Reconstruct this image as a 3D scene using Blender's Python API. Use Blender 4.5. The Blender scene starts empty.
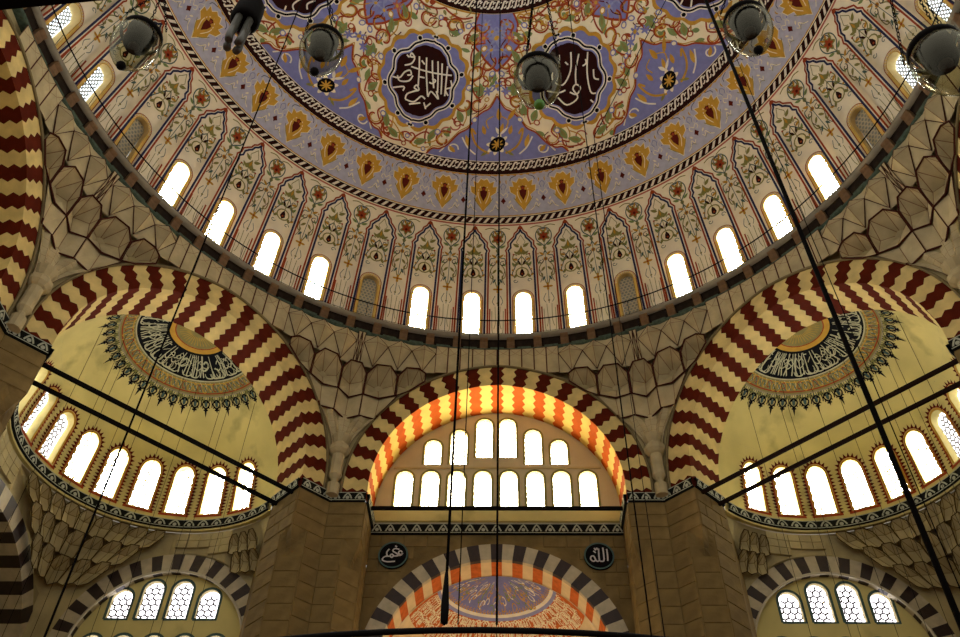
import bpy, bmesh, math, random
from mathutils import Vector, Matrix
sin, cos, rad, deg, PI = math.sin, math.cos, math.radians, math.degrees, math.pi
random.seed(7)
SC = bpy.context.scene
COL = SC.collection

# ------------------------------------------------------------------ camera
ZR = 29.4475                      # height of the dome gallery above the floor
CAM = Vector((0.4665, -11.98, 1.6))
F_PX, PITCH, YAW, ROLL = 872.7, .8195, -.0464, .028
fw = Vector((sin(YAW)*cos(PITCH), cos(YAW)*cos(PITCH), sin(PITCH)))
rt = Vector((cos(YAW), -sin(YAW), 0)); up = rt.cross(fw)
rt2 = cos(ROLL)*rt + sin(ROLL)*up; up2 = cos(ROLL)*up - sin(ROLL)*rt
cd = bpy.data.cameras.new('camera'); cam = bpy.data.objects.new('camera', cd); COL.objects.link(cam)
cam.matrix_world = Matrix(((rt2.x, up2.x, -fw.x, CAM.x), (rt2.y, up2.y, -fw.y, CAM.y), (rt2.z, up2.z, -fw.z, CAM.z), (0, 0, 0, 1)))
cd.sensor_fit = 'HORIZONTAL'; cd.sensor_width = 36; cd.lens = F_PX*36/960; cd.clip_start = .05; cd.clip_end = 300
SC.camera = cam

def pix(x, y, z):                 # the point at height z seen through a pixel
    d = fw + rt2*((x-480)/F_PX) + up2*((318.5-y)/F_PX)
    return CAM + d*((z-CAM.z)/d.z)

# ------------------------------------------------------------------ sky, lights, exposure
w = bpy.data.worlds.new('world'); SC.world = w; w.use_nodes = True
WORLD_STRENGTH = .29
bg = w.node_tree.nodes['Background']; bg.inputs[0].default_value = (1.0, .95, .85, 1); bg.inputs[1].default_value = WORLD_STRENGTH
PANE_STRENGTH = 13.0
SC.view_settings.view_transform = 'Standard'; SC.view_settings.look = 'None'
SC.view_settings.exposure = 1.45; SC.view_settings.gamma = 1
SC.view_settings.use_curve_mapping = False

# ------------------------------------------------------------------ materials
def lin(h):
    h = h.lstrip('#'); o = []
    for i in (0, 2, 4):
        c = int(h[i:i+2], 16)/255
        o.append(c/12.92 if c <= .04045 else ((c+.055)/1.055)**2.4)
    return (*o, 1)
MATS = {}
def M(name, hexa=None, rough=.8, var=.18, scale=2.0, bump=0.0, metal=0.0, emit=0.0, stain=None, stain_amt=.5, stain_scale=.25):
    if name in MATS: return MATS[name]
    m = bpy.data.materials.new(name); m.use_nodes = True; nt = m.node_tree; N = nt.nodes; L = nt.links
    b = N['Principled BSDF']; b.inputs['Roughness'].default_value = rough; b.inputs['Metallic'].default_value = metal
    if rough >= .6: b.inputs['Specular IOR Level'].default_value = .08
    c = lin(hexa)
    if var > 0:
        tc = N.new('ShaderNodeTexCoord'); nz = N.new('ShaderNodeTexNoise'); nz.inputs['Scale'].default_value = scale
        nz.inputs['Detail'].default_value = 6
        L.new(tc.outputs['Object'], nz.inputs['Vector'])
        cr = N.new('ShaderNodeValToRGB')
        cr.color_ramp.elements[0].position = .3; cr.color_ramp.elements[1].position = .7
        cr.color_ramp.elements[0].color = (*[x*(1-var) for x in c[:3]], 1)
        cr.color_ramp.elements[1].color = (*[min(1, x*(1+var*.6)) for x in c[:3]], 1)
        L.new(nz.outputs['Fac'], cr.inputs['Fac']); out = cr.outputs['Color']
        if stain:
            n2 = N.new('ShaderNodeTexNoise'); n2.inputs['Scale'].default_value = stain_scale; n2.inputs['Detail'].default_value = 8
            L.new(tc.outputs['Object'], n2.inputs['Vector'])
            r2 = N.new('ShaderNodeValToRGB'); r2.color_ramp.elements[0].position = .56; r2.color_ramp.elements[1].position = .72
            r2.color_ramp.elements[1].color = (stain_amt,)*3+(1,)
            r2.color_ramp.elements[0].color = (0, 0, 0, 1)
            L.new(n2.outputs['Fac'], r2.inputs['Fac'])
            mx = N.new('ShaderNodeMixRGB'); mx.inputs['Color2'].default_value = lin(stain)
            L.new(r2.outputs['Color'], mx.inputs['Fac']); L.new(out, mx.inputs['Color1']); out = mx.outputs['Color']
        L.new(out, b.inputs['Base Color'])
        if bump:
            bp = N.new('ShaderNodeBump'); bp.inputs['Strength'].default_value = bump; bp.inputs['Distance'].default_value = .05
            n3 = N.new('ShaderNodeTexNoise'); n3.inputs['Scale'].default_value = scale*6; L.new(tc.outputs['Object'], n3.inputs['Vector'])
            L.new(n3.outputs['Fac'], bp.inputs['Height']); L.new(bp.outputs['Normal'], b.inputs['Normal'])
    else:
        b.inputs['Base Color'].default_value = c
    if emit:
        b.inputs['Emission Color'].default_value = c; b.inputs['Emission Strength'].default_value = emit
    MATS[name] = m; return m
# plasters, stone, paint
M('dome_cream', '#efe4c4', var=.10); M('cream_panel', '#f1e8d0', var=.08)
M('plaster', '#d8ca84', var=.16, scale=.6, stain='#5d5628', stain_amt=.65, stain_scale=.55)
M('stone', '#7f6b43', var=.36, scale=1.2, bump=.25, stain='#54452b', stain_amt=.5, stain_scale=.5)
M('tympanum', '#c3b894', var=.15, scale=.8); M('stone_light', '#b5a77a', var=.25, scale=1.0, bump=.2)
M('muqarnas', '#bcae88', var=.22, scale=1.4, bump=.1)
M('muqarnas_line', '#46231a', var=.1)
M('squinch_line', '#4d3d20', var=.1); M('squinch_seam', '#7d6c42', var=.1); M('muqarnas_seam', '#87694c', var=.1)
M('arch_red', '#581c0a', var=.22, scale=2.5); M('arch_cream', '#dcc582', var=.18, scale=2.0)
M('arch_edge', '#7d7050', var=.2)
M('marble_black', '#2c1c18', rough=.5, var=.4, scale=5); M('marble_white', '#bdb192', rough=.5, var=.2, scale=3)
M('apse_orange', '#c96a34', var=.25, scale=5); M('apse_cream', '#ddc79c', var=.15)
M('cornice_grey', '#8d8675', var=.2); M('cornice_dark', '#2a211a', var=.4, scale=4); M('cornice_bracket', '#7a6046', var=.3, scale=3)
M('cornice_teal', '#4b5a4c', var=.4, scale=8)
M('frieze_dark', '#171917', var=.3); M('frieze_light', '#a9ad9a', var=.2)
M('iron', '#080605', rough=.7, var=.2); M('rod_brown', '#1e0f07', rough=.6, var=.2); M('cable', '#070605', rough=.8, var=0)
M('white_frame', '#c9c0a4', var=.1); M('lattice', '#8f8b80', var=0); M('lattice_dark', '#56524a', var=0)
M('carpet', '#7a5040', var=.3, scale=1.0); M('gold', '#b8923c', rough=.5, var=.2); M('reveal', '#d8bf86', var=.1)
# flat paint colours
for n, h in dict(p_red='#9c4426', p_darkred='#5a1d15', p_brown='#2a0e0b', p_blue='#2b3050', p_black='#0a0807', p_lav='#8f93bb', p_grey='#b3b4c8',
                 p_field='#7d80b4', p_ochre='#bf8f36', p_gold='#c79a3c', p_olive='#87834a', p_green='#7c8f58', p_white='#e6dfcc', p_cream='#eee3bf',
                 p_lgrey='#c9c6c4', p_rose='#b4685a', p_teal='#4f6660', p_night='#0d0e12', p_silver='#b9b795', p_oliveband='#8e844e', p_stonepaint='#9b9274').items():
    M(n, h, var=.12, scale=4)
def glow(name, col, s):
    m = bpy.data.materials.new(name); m.use_nodes = True; N = m.node_tree.nodes
    for n in list(N): N.remove(n)
    o = N.new('ShaderNodeOutputMaterial'); e = N.new('ShaderNodeEmission'); e.inputs[0].default_value = col; e.inputs[1].default_value = s
    m.node_tree.links.new(e.outputs[0], o.inputs[0]); MATS[name] = m
glow('pane_day', (1, .97, .92, 1), PANE_STRENGTH); glow('pane_dome', (.96, .97, 1, 1), 46.0)
glow('pane_cool', (.86, .97, 1, 1), 1.25); glow('pane_soft', (1, .95, 1, 1), 1.7)
glow('pane_front', (1, .87, .58, 1), 11.0)
M('pane_blind', '#8f948c', rough=.3, var=.3, scale=6)
def glass():
    m = bpy.data.materials.new('lamp_glass'); m.use_nodes = True; N = m.node_tree.nodes; L = m.node_tree.links
    for n in list(N): N.remove(n)
    o = N.new('ShaderNodeOutputMaterial'); mx = N.new('ShaderNodeMixShader'); t = N.new('ShaderNodeBsdfTransparent'); g = N.new('ShaderNodeBsdfGlossy')
    t.inputs[0].default_value = (.80, .80, .68, 1); g.inputs['Roughness'].default_value = .12; g.inputs[0].default_value = (.40, .39, .31, 1)
    lw = N.new('ShaderNodeLayerWeight'); lw.inputs[0].default_value = .2
    L.new(lw.outputs['Facing'], mx.inputs[0]); L.new(t.outputs[0], mx.inputs[1]); L.new(g.outputs[0], mx.inputs[2]); L.new(mx.outputs[0], o.inputs[0])
    MATS['lamp_glass'] = m
glass(); M('knob_glass', '#4f8a2c', rough=.15, var=.1); M('bulb_grey', '#4d4d45', rough=.3, var=.1)

# ------------------------------------------------------------------ object helpers
def mesh(name, V, F, mats, fm=None, smooth=False):
    me = bpy.data.meshes.new(name); me.from_pydata([tuple(v) for v in V], [], F)
    for m in ([mats] if isinstance(mats, str) else mats): me.materials.append(MATS[m])
    if fm: me.polygons.foreach_set('material_index', fm)
    if smooth: me.polygons.foreach_set('use_smooth', [True]*len(me.polygons))
    me.update(); return me
def link(name, data, parent=None, loc=None, rz=None, kind=None):
    o = bpy.data.objects.new(name, data); COL.objects.link(o)
    if parent: o.parent = parent
    if loc is not None: o.location = loc
    if rz is not None: o.rotation_euler = (0, 0, rz)
    if kind: o['kind'] = kind
    return o
def thing(name, label, cat, loc=(0, 0, 0), rz=0, group=None, kind=None, data=None):
    o = link(name, data, None, loc, rz, kind); o['label'] = label; o['category'] = cat
    if group: o['group'] = group
    return o
def struct(name, label, cat, loc=(0, 0, 0), rz=0, data=None, group=None): return thing(name, label, cat, loc, rz, group, 'structure', data)
def azr(a): return rad(-a)       # azimuth (0 = +Y, positive towards +X) to z rotation

def box_data(name, x0, x1, y0, y1, z0, z1, mat):
    V = [(x, y, z) for z in (z0, z1) for y in (y0, y1) for x in (x0, x1)]
    return mesh(name, V, [(0, 2, 3, 1), (4, 5, 7, 6), (0, 1, 5, 4), (2, 6, 7, 3), (0, 4, 6, 2), (1, 3, 7, 5)], mat)
def tube_geo(pts, r, n=6, closed=False):
    pts = [Vector(p) for p in pts]; V = []; F = []; k = len(pts)
    rs = r if isinstance(r, (list, tuple)) else [r]*k
    for i, p in enumerate(pts):
        a = pts[(i-1) % k] if (i or closed) else p; b = pts[(i+1) % k] if (i < k-1 or closed) else p
        d = (b-a).normalized(); s = d.cross(Vector((0, 0, 1)))
        if s.length < 1e-3: s = Vector((1, 0, 0))
        s.normalize(); t = s.cross(d)
        for j in range(n):
            q = 2*PI*j/n; V.append(p+rs[i]*(cos(q)*s+sin(q)*t))
    for i in range(k if closed else k-1):
        for j in range(n):
            F.append((i*n+j, i*n+(j+1) % n, ((i+1) % k)*n+(j+1) % n, ((i+1) % k)*n+j))
    if not closed: F.append(tuple(range(n))[::-1]); F.append(tuple((k-1)*n+j for j in range(n)))
    return V, F
def tube(name, pts, r, mat, n=6, closed=False, smooth=True):
    V, F = tube_geo(pts, r, n, closed); return mesh(name, V, F, mat, smooth=smooth)
def lathe(name, prof, mat, n=24, a0=0, a1=360, smooth=True):
    full = abs(a1-a0-360) < 1e-6; k = n if full else n+1; V = []; F = []
    for i in range(k):
        a = rad(a0+(a1-a0)*i/n)
        for r, z in prof: V.append((r*sin(a), r*cos(a), z))
    m = len(prof)
    for i in range(n):
        for j in range(m-1):
            a, b = i*m+j, ((i+1) % k)*m+j; F.append((a, b, b+1, a+1))
    return mesh(name, V, F, mat, smooth=smooth)

# arched outline (x, y): base yb, spring ys, half-width w, pointedness p
def arch_pts(cx, w, yb, ys, n=10, p=0.0):
    out = [(cx-w, yb), (cx-w, ys)]
    for i in range(1, n):
        a = PI*(1-i/n); out.append((cx+w*cos(a), ys+w*sin(a)*(1+p*(1-abs(cos(a))))))
    return out+[(cx+w, ys), (cx+w, yb)]
def arch_top(h, x, n=10):
    cx, w, yb, ys = h; pts = arch_pts(cx, w, yb, ys, n)[1:-1]
    for (xa, ya), (xb, yb2) in zip(pts, pts[1:]):
        if xa-1e-6 <= x <= xb+1e-6: return ya+(yb2-ya)*((x-xa)/(xb-xa) if xb > xa else 0)
    return ys
# a surface strip with arched holes; fmap(x, y, depth) gives the 3-D point
def panel(name, fmap, x0, x1, bot, top, holes, mat, dx=.5, dy=.6, smooth=False):
    fb = bot if callable(bot) else (lambda x: bot); ft = top if callable(top) else (lambda x: top)
    xs = {round(x0, 5), round(x1, 5)}; n = max(1, math.ceil((x1-x0)/dx))
    for i in range(n+1): xs.add(round(x0+(x1-x0)*i/n, 5))
    for h in holes:
        for x, y in arch_pts(*h): xs.add(round(x, 5))
    xs = sorted(x for x in xs if x0-1e-4 <= x <= x1+1e-4); q = []
    for x in xs:
        if not q or x-q[-1] > 1e-4: q.append(x)
    V = []; F = []; idx = {}
    def vid(x, y):
        k = (round(x, 4), round(y, 4))
        if k not in idx: idx[k] = len(V); V.append(fmap(x, y, 0))
        return idx[k]
    for xa, xb in zip(q, q[1:]):
        cov = sorted([h for h in holes if h[0]-h[1] <= xa+1e-4 and xb <= h[0]+h[1]+1e-4], key=lambda h: h[2])
        lo = (fb(xa), fb(xb)); iv = []
        for h in cov:
            iv.append((lo, (max(lo[0], h[2]), max(lo[1], h[2])))); lo = (arch_top(h, xa), arch_top(h, xb))
        iv.append((lo, (ft(xa), ft(xb))))
        for (a0, a1), (b0, b1) in iv:
            if b0-a0 < 1e-4 and b1-a1 < 1e-4: continue
            k = max(1, math.ceil(max(b0-a0, b1-a1)/dy))
            for j in range(k):
                f = [vid(xa, a0+(b0-a0)*j/k), vid(xb, a1+(b1-a1)*j/k), vid(xb, a1+(b1-a1)*(j+1)/k), vid(xa, a0+(b0-a0)*(j+1)/k)]
                g = []
                for v in f:
                    if v not in g: g.append(v)
                if len(g) > 2: F.append(tuple(g))
    return mesh(name, V, F, mat, smooth=smooth)

# meshes of one window: reveal, pane, lattice
def window_meshes(tag, fmap, h, depth, pane, lat='lattice', pitch=.13, lw=.018, reveal='reveal'):
    pts = arch_pts(*h, n=12); V = []; F = []
    ring = pts+[pts[0]]
    for x, y in ring: V += [fmap(x, y, 0), fmap(x, y, depth)]
    for i in range(len(ring)-1): F.append((2*i, 2*i+1, 2*i+3, 2*i+2))
    out = [('reveal', mesh(tag+'_reveal', V, F, reveal))]
    cx, w, yb, ys = h
    V = []; F = []; ny = 4
    cols = sorted({round(x, 5) for x, y in pts})
    for x in cols:
        for j in range(ny+1):
            y = yb+(arch_top(h, x, 12)-yb)*j/ny; V.append(fmap(x, y, depth*.92))
    for i in range(len(cols)-1):
        for j in range(ny): a = i*(ny+1)+j; F.append((a, a+ny+1, a+ny+2, a+1))
    out.append(('glass_pane', mesh(tag+'_pane', V, F, pane)))
    V = []; F = []; R = pitch/math.sqrt(3); row = 0; y = yb+pitch*.3
    while y < ys+w:
        x = cx-w+(pitch/2 if row % 2 else 0)
        while x < cx+w+.01:
            if abs(x-cx) < w+.01 and y < arch_top(h, min(max(x, cx-w), cx+w), 12)-.01:
                b = len(V)
                for k in range(6):
                    a = PI/6+k*PI/3
                    for rr in (R, R-lw):
                        px, py = x+rr*cos(a), y+rr*sin(a)
                        px = min(max(px, cx-w), cx+w); py = min(max(py, yb), arch_top(h, px, 12))
                        V.append(fmap(px, py, depth*.86))
                for k in range(6): c = b+2*k; d = b+2*((k+1) % 6); F.append((c, d, d+1, c+1))
            x += pitch
        y += pitch*.866; row += 1
    out.append(('lattice', mesh(tag+'_lattice', V, F, lat)))
    return out
WIN = [0]
def place_window(ms, label, loc, rz, group, extra=()):
    WIN[0] += 1
    o = struct('window_%d' % WIN[0], label, 'window', loc, rz, group=group)
    for n, me in list(ms)+list(extra):
        c = link(n, me, o)
        if n == 'lattice': c['kind'] = 'stuff'
    return o

# ------------------------------------------------------------------ flat painted ornament
def crom(P, n=5, closed=False):
    if len(P) < 3: return list(P)
    out = []; k = len(P)
    for i in range(k if closed else k-1):
        g = lambda j: P[j % k] if closed else P[min(max(j, 0), k-1)]
        a, b, c, d = g(i-1), g(i), g(i+1), g(i+2)
        for s in range(n):
            t = s/n
            out.append(tuple(.5*(2*b[m]+(c[m]-a[m])*t+(2*a[m]-5*b[m]+4*c[m]-d[m])*t*t+(3*b[m]-a[m]-3*c[m]+d[m])*t**3) for m in (0, 1)))
    if not closed: out.append(P[-1])
    return out
class Paint:
    def __init__(s, fmap, step=.004, base=.006): s.f = fmap; s.V = []; s.F = []; s.fm = []; s.m = []; s.step = step; s.base = base; s.wk = 1.0
    def mi(s, c):
        if c not in s.m: s.m.append(c)
        return s.m.index(c)
    def pt(s, x, y, l): s.V.append(s.f(x, y, -(s.base+l*s.step))); return len(s.V)-1
    def stroke(s, P, wd, c, l=2, smooth=True, closed=False, taper=False, n=4):
        if smooth: P = crom(P, n, closed)
        k = len(P); mi = s.mi(c); ids = []
        for i, p in enumerate(P):
            a = P[(i-1) % k] if (i or closed) else p; b = P[(i+1) % k] if (i < k-1 or closed) else p
            dx, dy = b[0]-a[0], b[1]-a[1]; L = math.hypot(dx, dy) or 1
            ww = s.wk*wd/2*((sin(PI*min(max(i/(k-1), .08), .92))*.8+.2) if taper else 1)
            ids.append((s.pt(p[0]-dy/L*ww, p[1]+dx/L*ww, l), s.pt(p[0]+dy/L*ww, p[1]-dx/L*ww, l)))
        for i in range(k if closed else k-1):
            a, b = ids[i], ids[(i+1) % k]; s.F.append((a[0], a[1], b[1], b[0])); s.fm.append(mi)
    def blob(s, P, c, l=1, ctr=None, rings=1):
        mi = s.mi(c); k = len(P)
        if ctr is None: ctr = (sum(p[0] for p in P)/k, sum(p[1] for p in P)/k)
        prev = None; c0 = s.pt(*ctr, l)
        for r in range(1, rings+1):
            t = r/rings; cur = [s.pt(ctr[0]+(p[0]-ctr[0])*t, ctr[1]+(p[1]-ctr[1])*t, l) for p in P]
            for i in range(k):
                j = (i+1) % k
                s.F.append((c0, cur[i], cur[j]) if prev is None else (prev[i], cur[i], cur[j], prev[j])); s.fm.append(mi)
            prev = cur
    def disc(s, x, y, r, c, l=1, n=10, ry=None): s.blob([(x+r*cos(2*PI*i/n), y+(ry or r)*sin(2*PI*i/n)) for i in range(n)], c, l, (x, y))
    def flower(s, x, y, r, n, c, l=1, d=.3, ph=0):
        s.blob([(x+r*(1-d+d*cos(n*a))*cos(a+ph), y+r*(1-d+d*cos(n*a))*sin(a+ph)) for a in [2*PI*i/(n*6) for i in range(n*6)]], c, l, (x, y))
    def leaf(s, x, y, L, wd, ang, c, l=1):
        ca, sa = cos(ang), sin(ang); P = []
        for i in range(13):
            t = i/12; P.append((L*t, wd/2*sin(PI*t**.8)))
        for i in range(11, 0, -1):
            t = i/12; P.append((L*t, -wd/2*sin(PI*t**.8)))
        s.blob([(x+px*ca-py*sa, y+px*sa+py*ca) for px, py in P], c, l, (x+L*.45*ca, y+L*.45*sa))
    def spiral(s, x, y, r, turns, ph, sg, wd, c, l=2):
        n = int(turns*9)+2; s.stroke([(x+r*(1-.8*i/n)*cos(ph+sg*2*PI*turns*i/n), y+r*(1-.8*i/n)*sin(ph+sg*2*PI*turns*i/n)) for i in range(n)], wd, c, l, n=2)
    def band(s, x0, x1, y0, y1, c, l=0, nx=12, ny=1):
        mi = s.mi(c); ids = [[s.pt(x0+(x1-x0)*i/nx, y0+(y1-y0)*j/ny, l) for j in range(ny+1)] for i in range(nx+1)]
        for i in range(nx):
            for j in range(ny): s.F.append((ids[i][j], ids[i+1][j], ids[i+1][j+1], ids[i][j+1])); s.fm.append(mi)
    def mesh(s, name): return mesh(name, s.V, s.F, s.m, s.fm)
def script(P, L, H, c, wd, l, seed, y0=0, x0=0, dens=1.0):        # joined flowing letters along a strip
    R = random.Random(seed); x = x0
    while x < x0+L-.3*H:
        k = R.random(); s = H*R.uniform(.8, 1)
        if k < .38: P.stroke([(x+.02*H, y0+.95*s), (x, y0+.5*s), (x+.03*H, y0+.12*H)], wd, c, l, n=2); x += .17*H/dens
        elif k < .58: P.stroke([(x, y0+.9*s), (x+.02*H, y0+.3*H), (x+.15*H, y0+.1*H), (x+.34*H, y0+.25*H), (x+.36*H, y0+.42*H)], wd, c, l, n=2); x += .3*H/dens
        elif k < .78:
            P.stroke([(x+.18*H, y0+.35*H), (x+.05*H, y0+.42*H), (x+.04*H, y0+.58*H), (x+.17*H, y0+.6*H), (x+.2*H, y0+.4*H), (x+.12*H, y0+.15*H), (x-.06*H, y0+.06*H)], wd, c, l, n=2); x += .26*H/dens
        else:
            P.stroke([(x-.05*H, y0+.2*H), (x+.1*H, y0+.04*H), (x+.35*H, y0+.04*H), (x+.48*H, y0+.24*H)], wd, c, l, n=2); P.disc(x+.2*H, y0+.25*H, wd*.8, c, l, 6); x += .34*H/dens
        if R.random() < .55: P.stroke([(x-.2*H, y0+R.uniform(.65, .8)*H), (x-.05*H, y0+R.uniform(.72, .95)*H), (x+.08*H, y0+R.uniform(.6, .85)*H)], wd*.7, c, l, n=2)
        if R.random() < .4: P.disc(x-.05*H, y0+R.uniform(.45, .6)*H, wd*.7, c, l, 6)

# ================================================================== SETTING: floor
fl = struct('floor', 'red carpeted prayer hall floor below the dome', 'floor', data=box_data('floor', -32, 32, -32, 32, -.3, 0, 'carpet'))

# ================================================================== SETTING: main dome
RD, ZD = 15.6, ZR-.3
K10 = RD*cos(rad(10)); HB = rad(4.5)*K10
def E(el): return rad(el)*RD
def dmap(X, Y, d, r=RD):
    az = X/K10; el = Y/r; q = r+d; return Vector((q*cos(el)*sin(az), q*cos(el)*cos(az), ZD+q*sin(el)))
def dmap_true(X, Y, d):          # metric at every height, Y measured from the springing
    el = Y/RD; az = X/(RD*cos(el)); q = RD+d; return Vector((q*cos(el)*sin(az), q*cos(el)*cos(az), ZD+q*sin(el)))
ceil = struct('ceiling', 'great painted dome with forty arched windows round its base', 'dome')
HW = (0, .36, E(.9), E(12.4)-.36)
bay = panel('dome_bay', dmap, -HB, HB, E(-1), E(26.6), [HW], 'cream_panel', dx=.3, dy=.5)
for i in range(40): link('bay_plaster', bay, ceil, rz=azr(4.5+9*i))
link('dome_shell', lathe('dome_shell', [(RD*cos(rad(e)), ZD+RD*sin(rad(e))) for e in [26.5+63.5*i/24 for i in range(25)]], 'dome_cream', n=120), ceil)

# painted ornament of one bay
P = Paint(dmap); P.wk = 1.35
X = lambda f: f*HB
for sgn in (-1, 1):
    side = [(.56, 1.5), (.56, 20.8), (.60, 21.3), (.49, 22.0), (.50, 22.8), (.37, 23.5), (.27, 23.9), (.22, 24.6), (.10, 25.0), (0, 25.9)]
    o = [(sgn*X(f), E(e)) for f, e in side]
    off = lambda q, d: [(x+sgn*d if f[1] < 23 else x+sgn*d*.7, y+(0 if f[1] < 22 else d*.6)) for (x, y), f in zip(q, side)]
    P.stroke(o, .13, 'p_white', 1, smooth=False)
    P.stroke(off(o, .07), .06, 'p_red', 2, smooth=False)
    P.stroke(off(o, -.065), .07, 'p_blue', 2, smooth=False)
    P.stroke([(sgn*X(.50), E(1.5)), (sgn*X(.50), E(20.6))], .025, 'p_red', 2, smooth=False)
    # window-side jamb line and lower frame between bays
    P.stroke([(sgn*X(.70), E(9)), (sgn*X(.70), E(2.6)), (sgn*X(1), E(2.6))], .045, 'p_red', 2, smooth=False)
    P.stroke([(sgn*X(.78), E(8.5)), (sgn*X(.80), E(4)), (sgn*X(.9), E(3.6))], .018, 'p_olive', 2)
    P.stroke([(sgn*X(.9), E(9.5)), (sgn*X(.92), E(6)), (sgn*X(.86), E(4.5))], .018, 'p_olive', 2)
    # scrolls inside the ogee panel
    P.stroke([(0, E(18.2)), (sgn*X(.2), E(18.6)), (sgn*X(.36), E(19.4)), (sgn*X(.32), E(20.4)), (sgn*X(.18), E(20.2))], .04, 'p_olive', 2)
    P.stroke([(0, E(20)), (sgn*X(.16), E(19)), (sgn*X(.30), E(17.6)), (sgn*X(.40), E(16.4)), (sgn*X(.30), E(15.6))], .035, 'p_teal', 2)
    P.leaf(sgn*X(.30), E(18.0), .26, .12, PI/2-sgn*.5, 'p_green', 2)
    P.leaf(sgn*X(.34), E(15.9), .24, .11, PI/2-sgn*.9, 'p_ochre', 2)
    P.leaf(sgn*X(.12), E(20.4), .30, .13, PI/2-sgn*.9, 'p_olive', 2)
    P.disc(sgn*X(.38), E(17.2), .05, 'p_ochre', 3)
    P.spiral(sgn*X(.22), E(19.5), .10, 1.2, 0, sgn, .022, 'p_brown', 2)
    # scrolls between bays (half on each side)
    x1 = lambda f: sgn*X(1-f)
    P.stroke([(x1(0), E(25.4)), (x1(.2), E(25.2)), (x1(.34), E(24.2)), (x1(.3), E(23)), (x1(.12), E(22.2)), (x1(0), E(21.6))], .04, 'p_teal', 2)
    P.stroke([(x1(.05), E(25.6)), (x1(.3), E(25.9)), (x1(.55), E(25.6))], .035, 'p_olive', 2)
    P.leaf(x1(.28), E(24.9), .2, .1, -PI/2+sgn*.4, 'p_olive', 3)
    P.stroke([(x1(0), E(20.8)), (x1(.12), E(19.8)), (x1(.3), E(19.6)), (x1(.32), E(18.4)), (x1(.14), E(18.2))], .035, 'p_teal', 2)
    P.stroke([(x1(.1), E(18.6)), (x1(.28), E(17.4)), (x1(.3), E(15.8)), (x1(.14), E(15.2)), (x1(.04), E(13.8))], .035, 'p_olive', 2)
    P.stroke([(x1(.3), E(17.2)), (x1(.2), E(15.4)), (x1(.28), E(14.2))], .02, 'p_brown', 2)
    P.leaf(x1(.24), E(18.6), .2, .09, -PI/2-sgn*.6, 'p_green', 3)
    P.leaf(x1(.22), E(16.2), .22, .09, -PI/2+sgn*.3, 'p_olive', 3)
    P.disc(x1(.3), E(20.2), .04, 'p_ochre', 3)
    P.stroke([(x1(.1), E(11.8)), (x1(.2), E(10.6)), (x1(.12), E(9.8))], .02, 'p_teal', 2)
# centre of the panel: olive palmette, ring with teardrop
for s in (-1, 1):
    P.leaf(s*.10, E(21.9), .38, .16, PI/2-s*1.0, 'p_olive', 2); P.leaf(s*.16, E(18.7), .36, .14, -PI/2+s*.9, 'p_olive', 2); P.leaf(s*.2, E(19.2), .3, .12, PI/2-s*1.2, 'p_ochre', 2)
    P.leaf(s*.26, E(16.4), .30, .13, -PI/2+s*.5, 'p_olive', 2); P.leaf(s*.05, E(18.2), .34, .10, PI/2-s*.5, 'p_brown', 3); P.spiral(s*.34, E(14.9), .12, 1, 0, s, .025, 'p_teal', 2)
    P.stroke([(s*.1, E(22.3)), (s*.22, E(22.9)), (s*.12, E(23.6)), (0, E(24.4))], .022, 'p_olive', 2); P.disc(s*.40, E(20.4), .05, 'p_red', 3, 8)
P.blob([(0, E(22.3)), (.10, E(21.4)), (.22, E(20.9)), (.15, E(20.2)), (0, E(20.5)), (-.15, E(20.2)), (-.22, E(20.9)), (-.10, E(21.4))], 'p_olive', 3, (0, E(21)))
P.blob([(0, E(22.0)), (.06, E(21.2)), (0, E(20.7)), (-.06, E(21.2))], 'p_ochre', 4)
P.disc(0, E(16.6), .33, 'p_olive', 2, 14, .31); P.disc(0, E(16.6), .27, 'p_cream', 3, 14, .25)
P.blob([(0, E(17.5)), (.09, E(16.9)), (.13, E(16.2)), (0, E(15.7)), (-.13, E(16.2)), (-.09, E(16.9))], 'p_brown', 4)
P.disc(0, E(16.3), .05, 'p_red', 5, 8)
P.stroke([(0, E(17.6)), (0, E(20.5))], .025, 'p_olive', 2, smooth=False)
P.blob([(0, E(26.3)), (.13, E(25.9)), (.05, E(25.5)), (-.05, E(25.5)), (-.13, E(25.9))], 'p_red', 4)
bay_paint = P.mesh('bay_paint')
# ornament centred between bays (shared axis)
P = Paint(dmap); P.wk = 1.35
P.flower(0, E(23.7), .36, 6, 'p_olive', 3, .2, PI/2); P.flower(0, E(23.7), .25, 6, 'p_red', 4, .2, PI/2)
for s in (-1, 1): P.leaf(s*.12, E(21.8), .34, .13, PI/2-s*1.1, 'p_green', 3); P.leaf(s*.06, E(17.4), .34, .12, -PI/2+s*.7, 'p_olive', 3); P.leaf(s*.06, E(19.8), .32, .12, PI/2-s*.9, 'p_ochre', 3); P.leaf(s*.1, E(15.4), .3, .1, -PI/2+s*.5, 'p_teal', 3); P.spiral(s*.24, E(18.6), .14, 1.1, 1, s, .025, 'p_brown', 3)
P.disc(0, E(19.0), .11, 'p_ochre', 4); P.disc(0, E(19.0), .05, 'p_red', 5, 8); P.disc(0, E(23.5), .07, 'p_darkred', 5)
for s in (-1, 1): P.leaf(s*.05, E(24.5), .28, .10, PI/2-s*.5, 'p_ochre', 4); P.stroke([(0, E(25.2)), (s*.2, E(25.0)), (s*.22, E(24.4))], .03, 'p_blue', 4)
P.blob([(0, E(21.9)), (.10, E(21.3)), (0, E(20.6)), (-.10, E(21.3))], 'p_olive', 3)
P.stroke([(0, E(22.4)), (0, E(14))], .022, 'p_teal', 3, smooth=False)
P.flower(0, E(13.2), .24, 4, 'p_ochre', 3, .35); P.disc(0, E(13.2), .05, 'p_red', 4)
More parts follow.
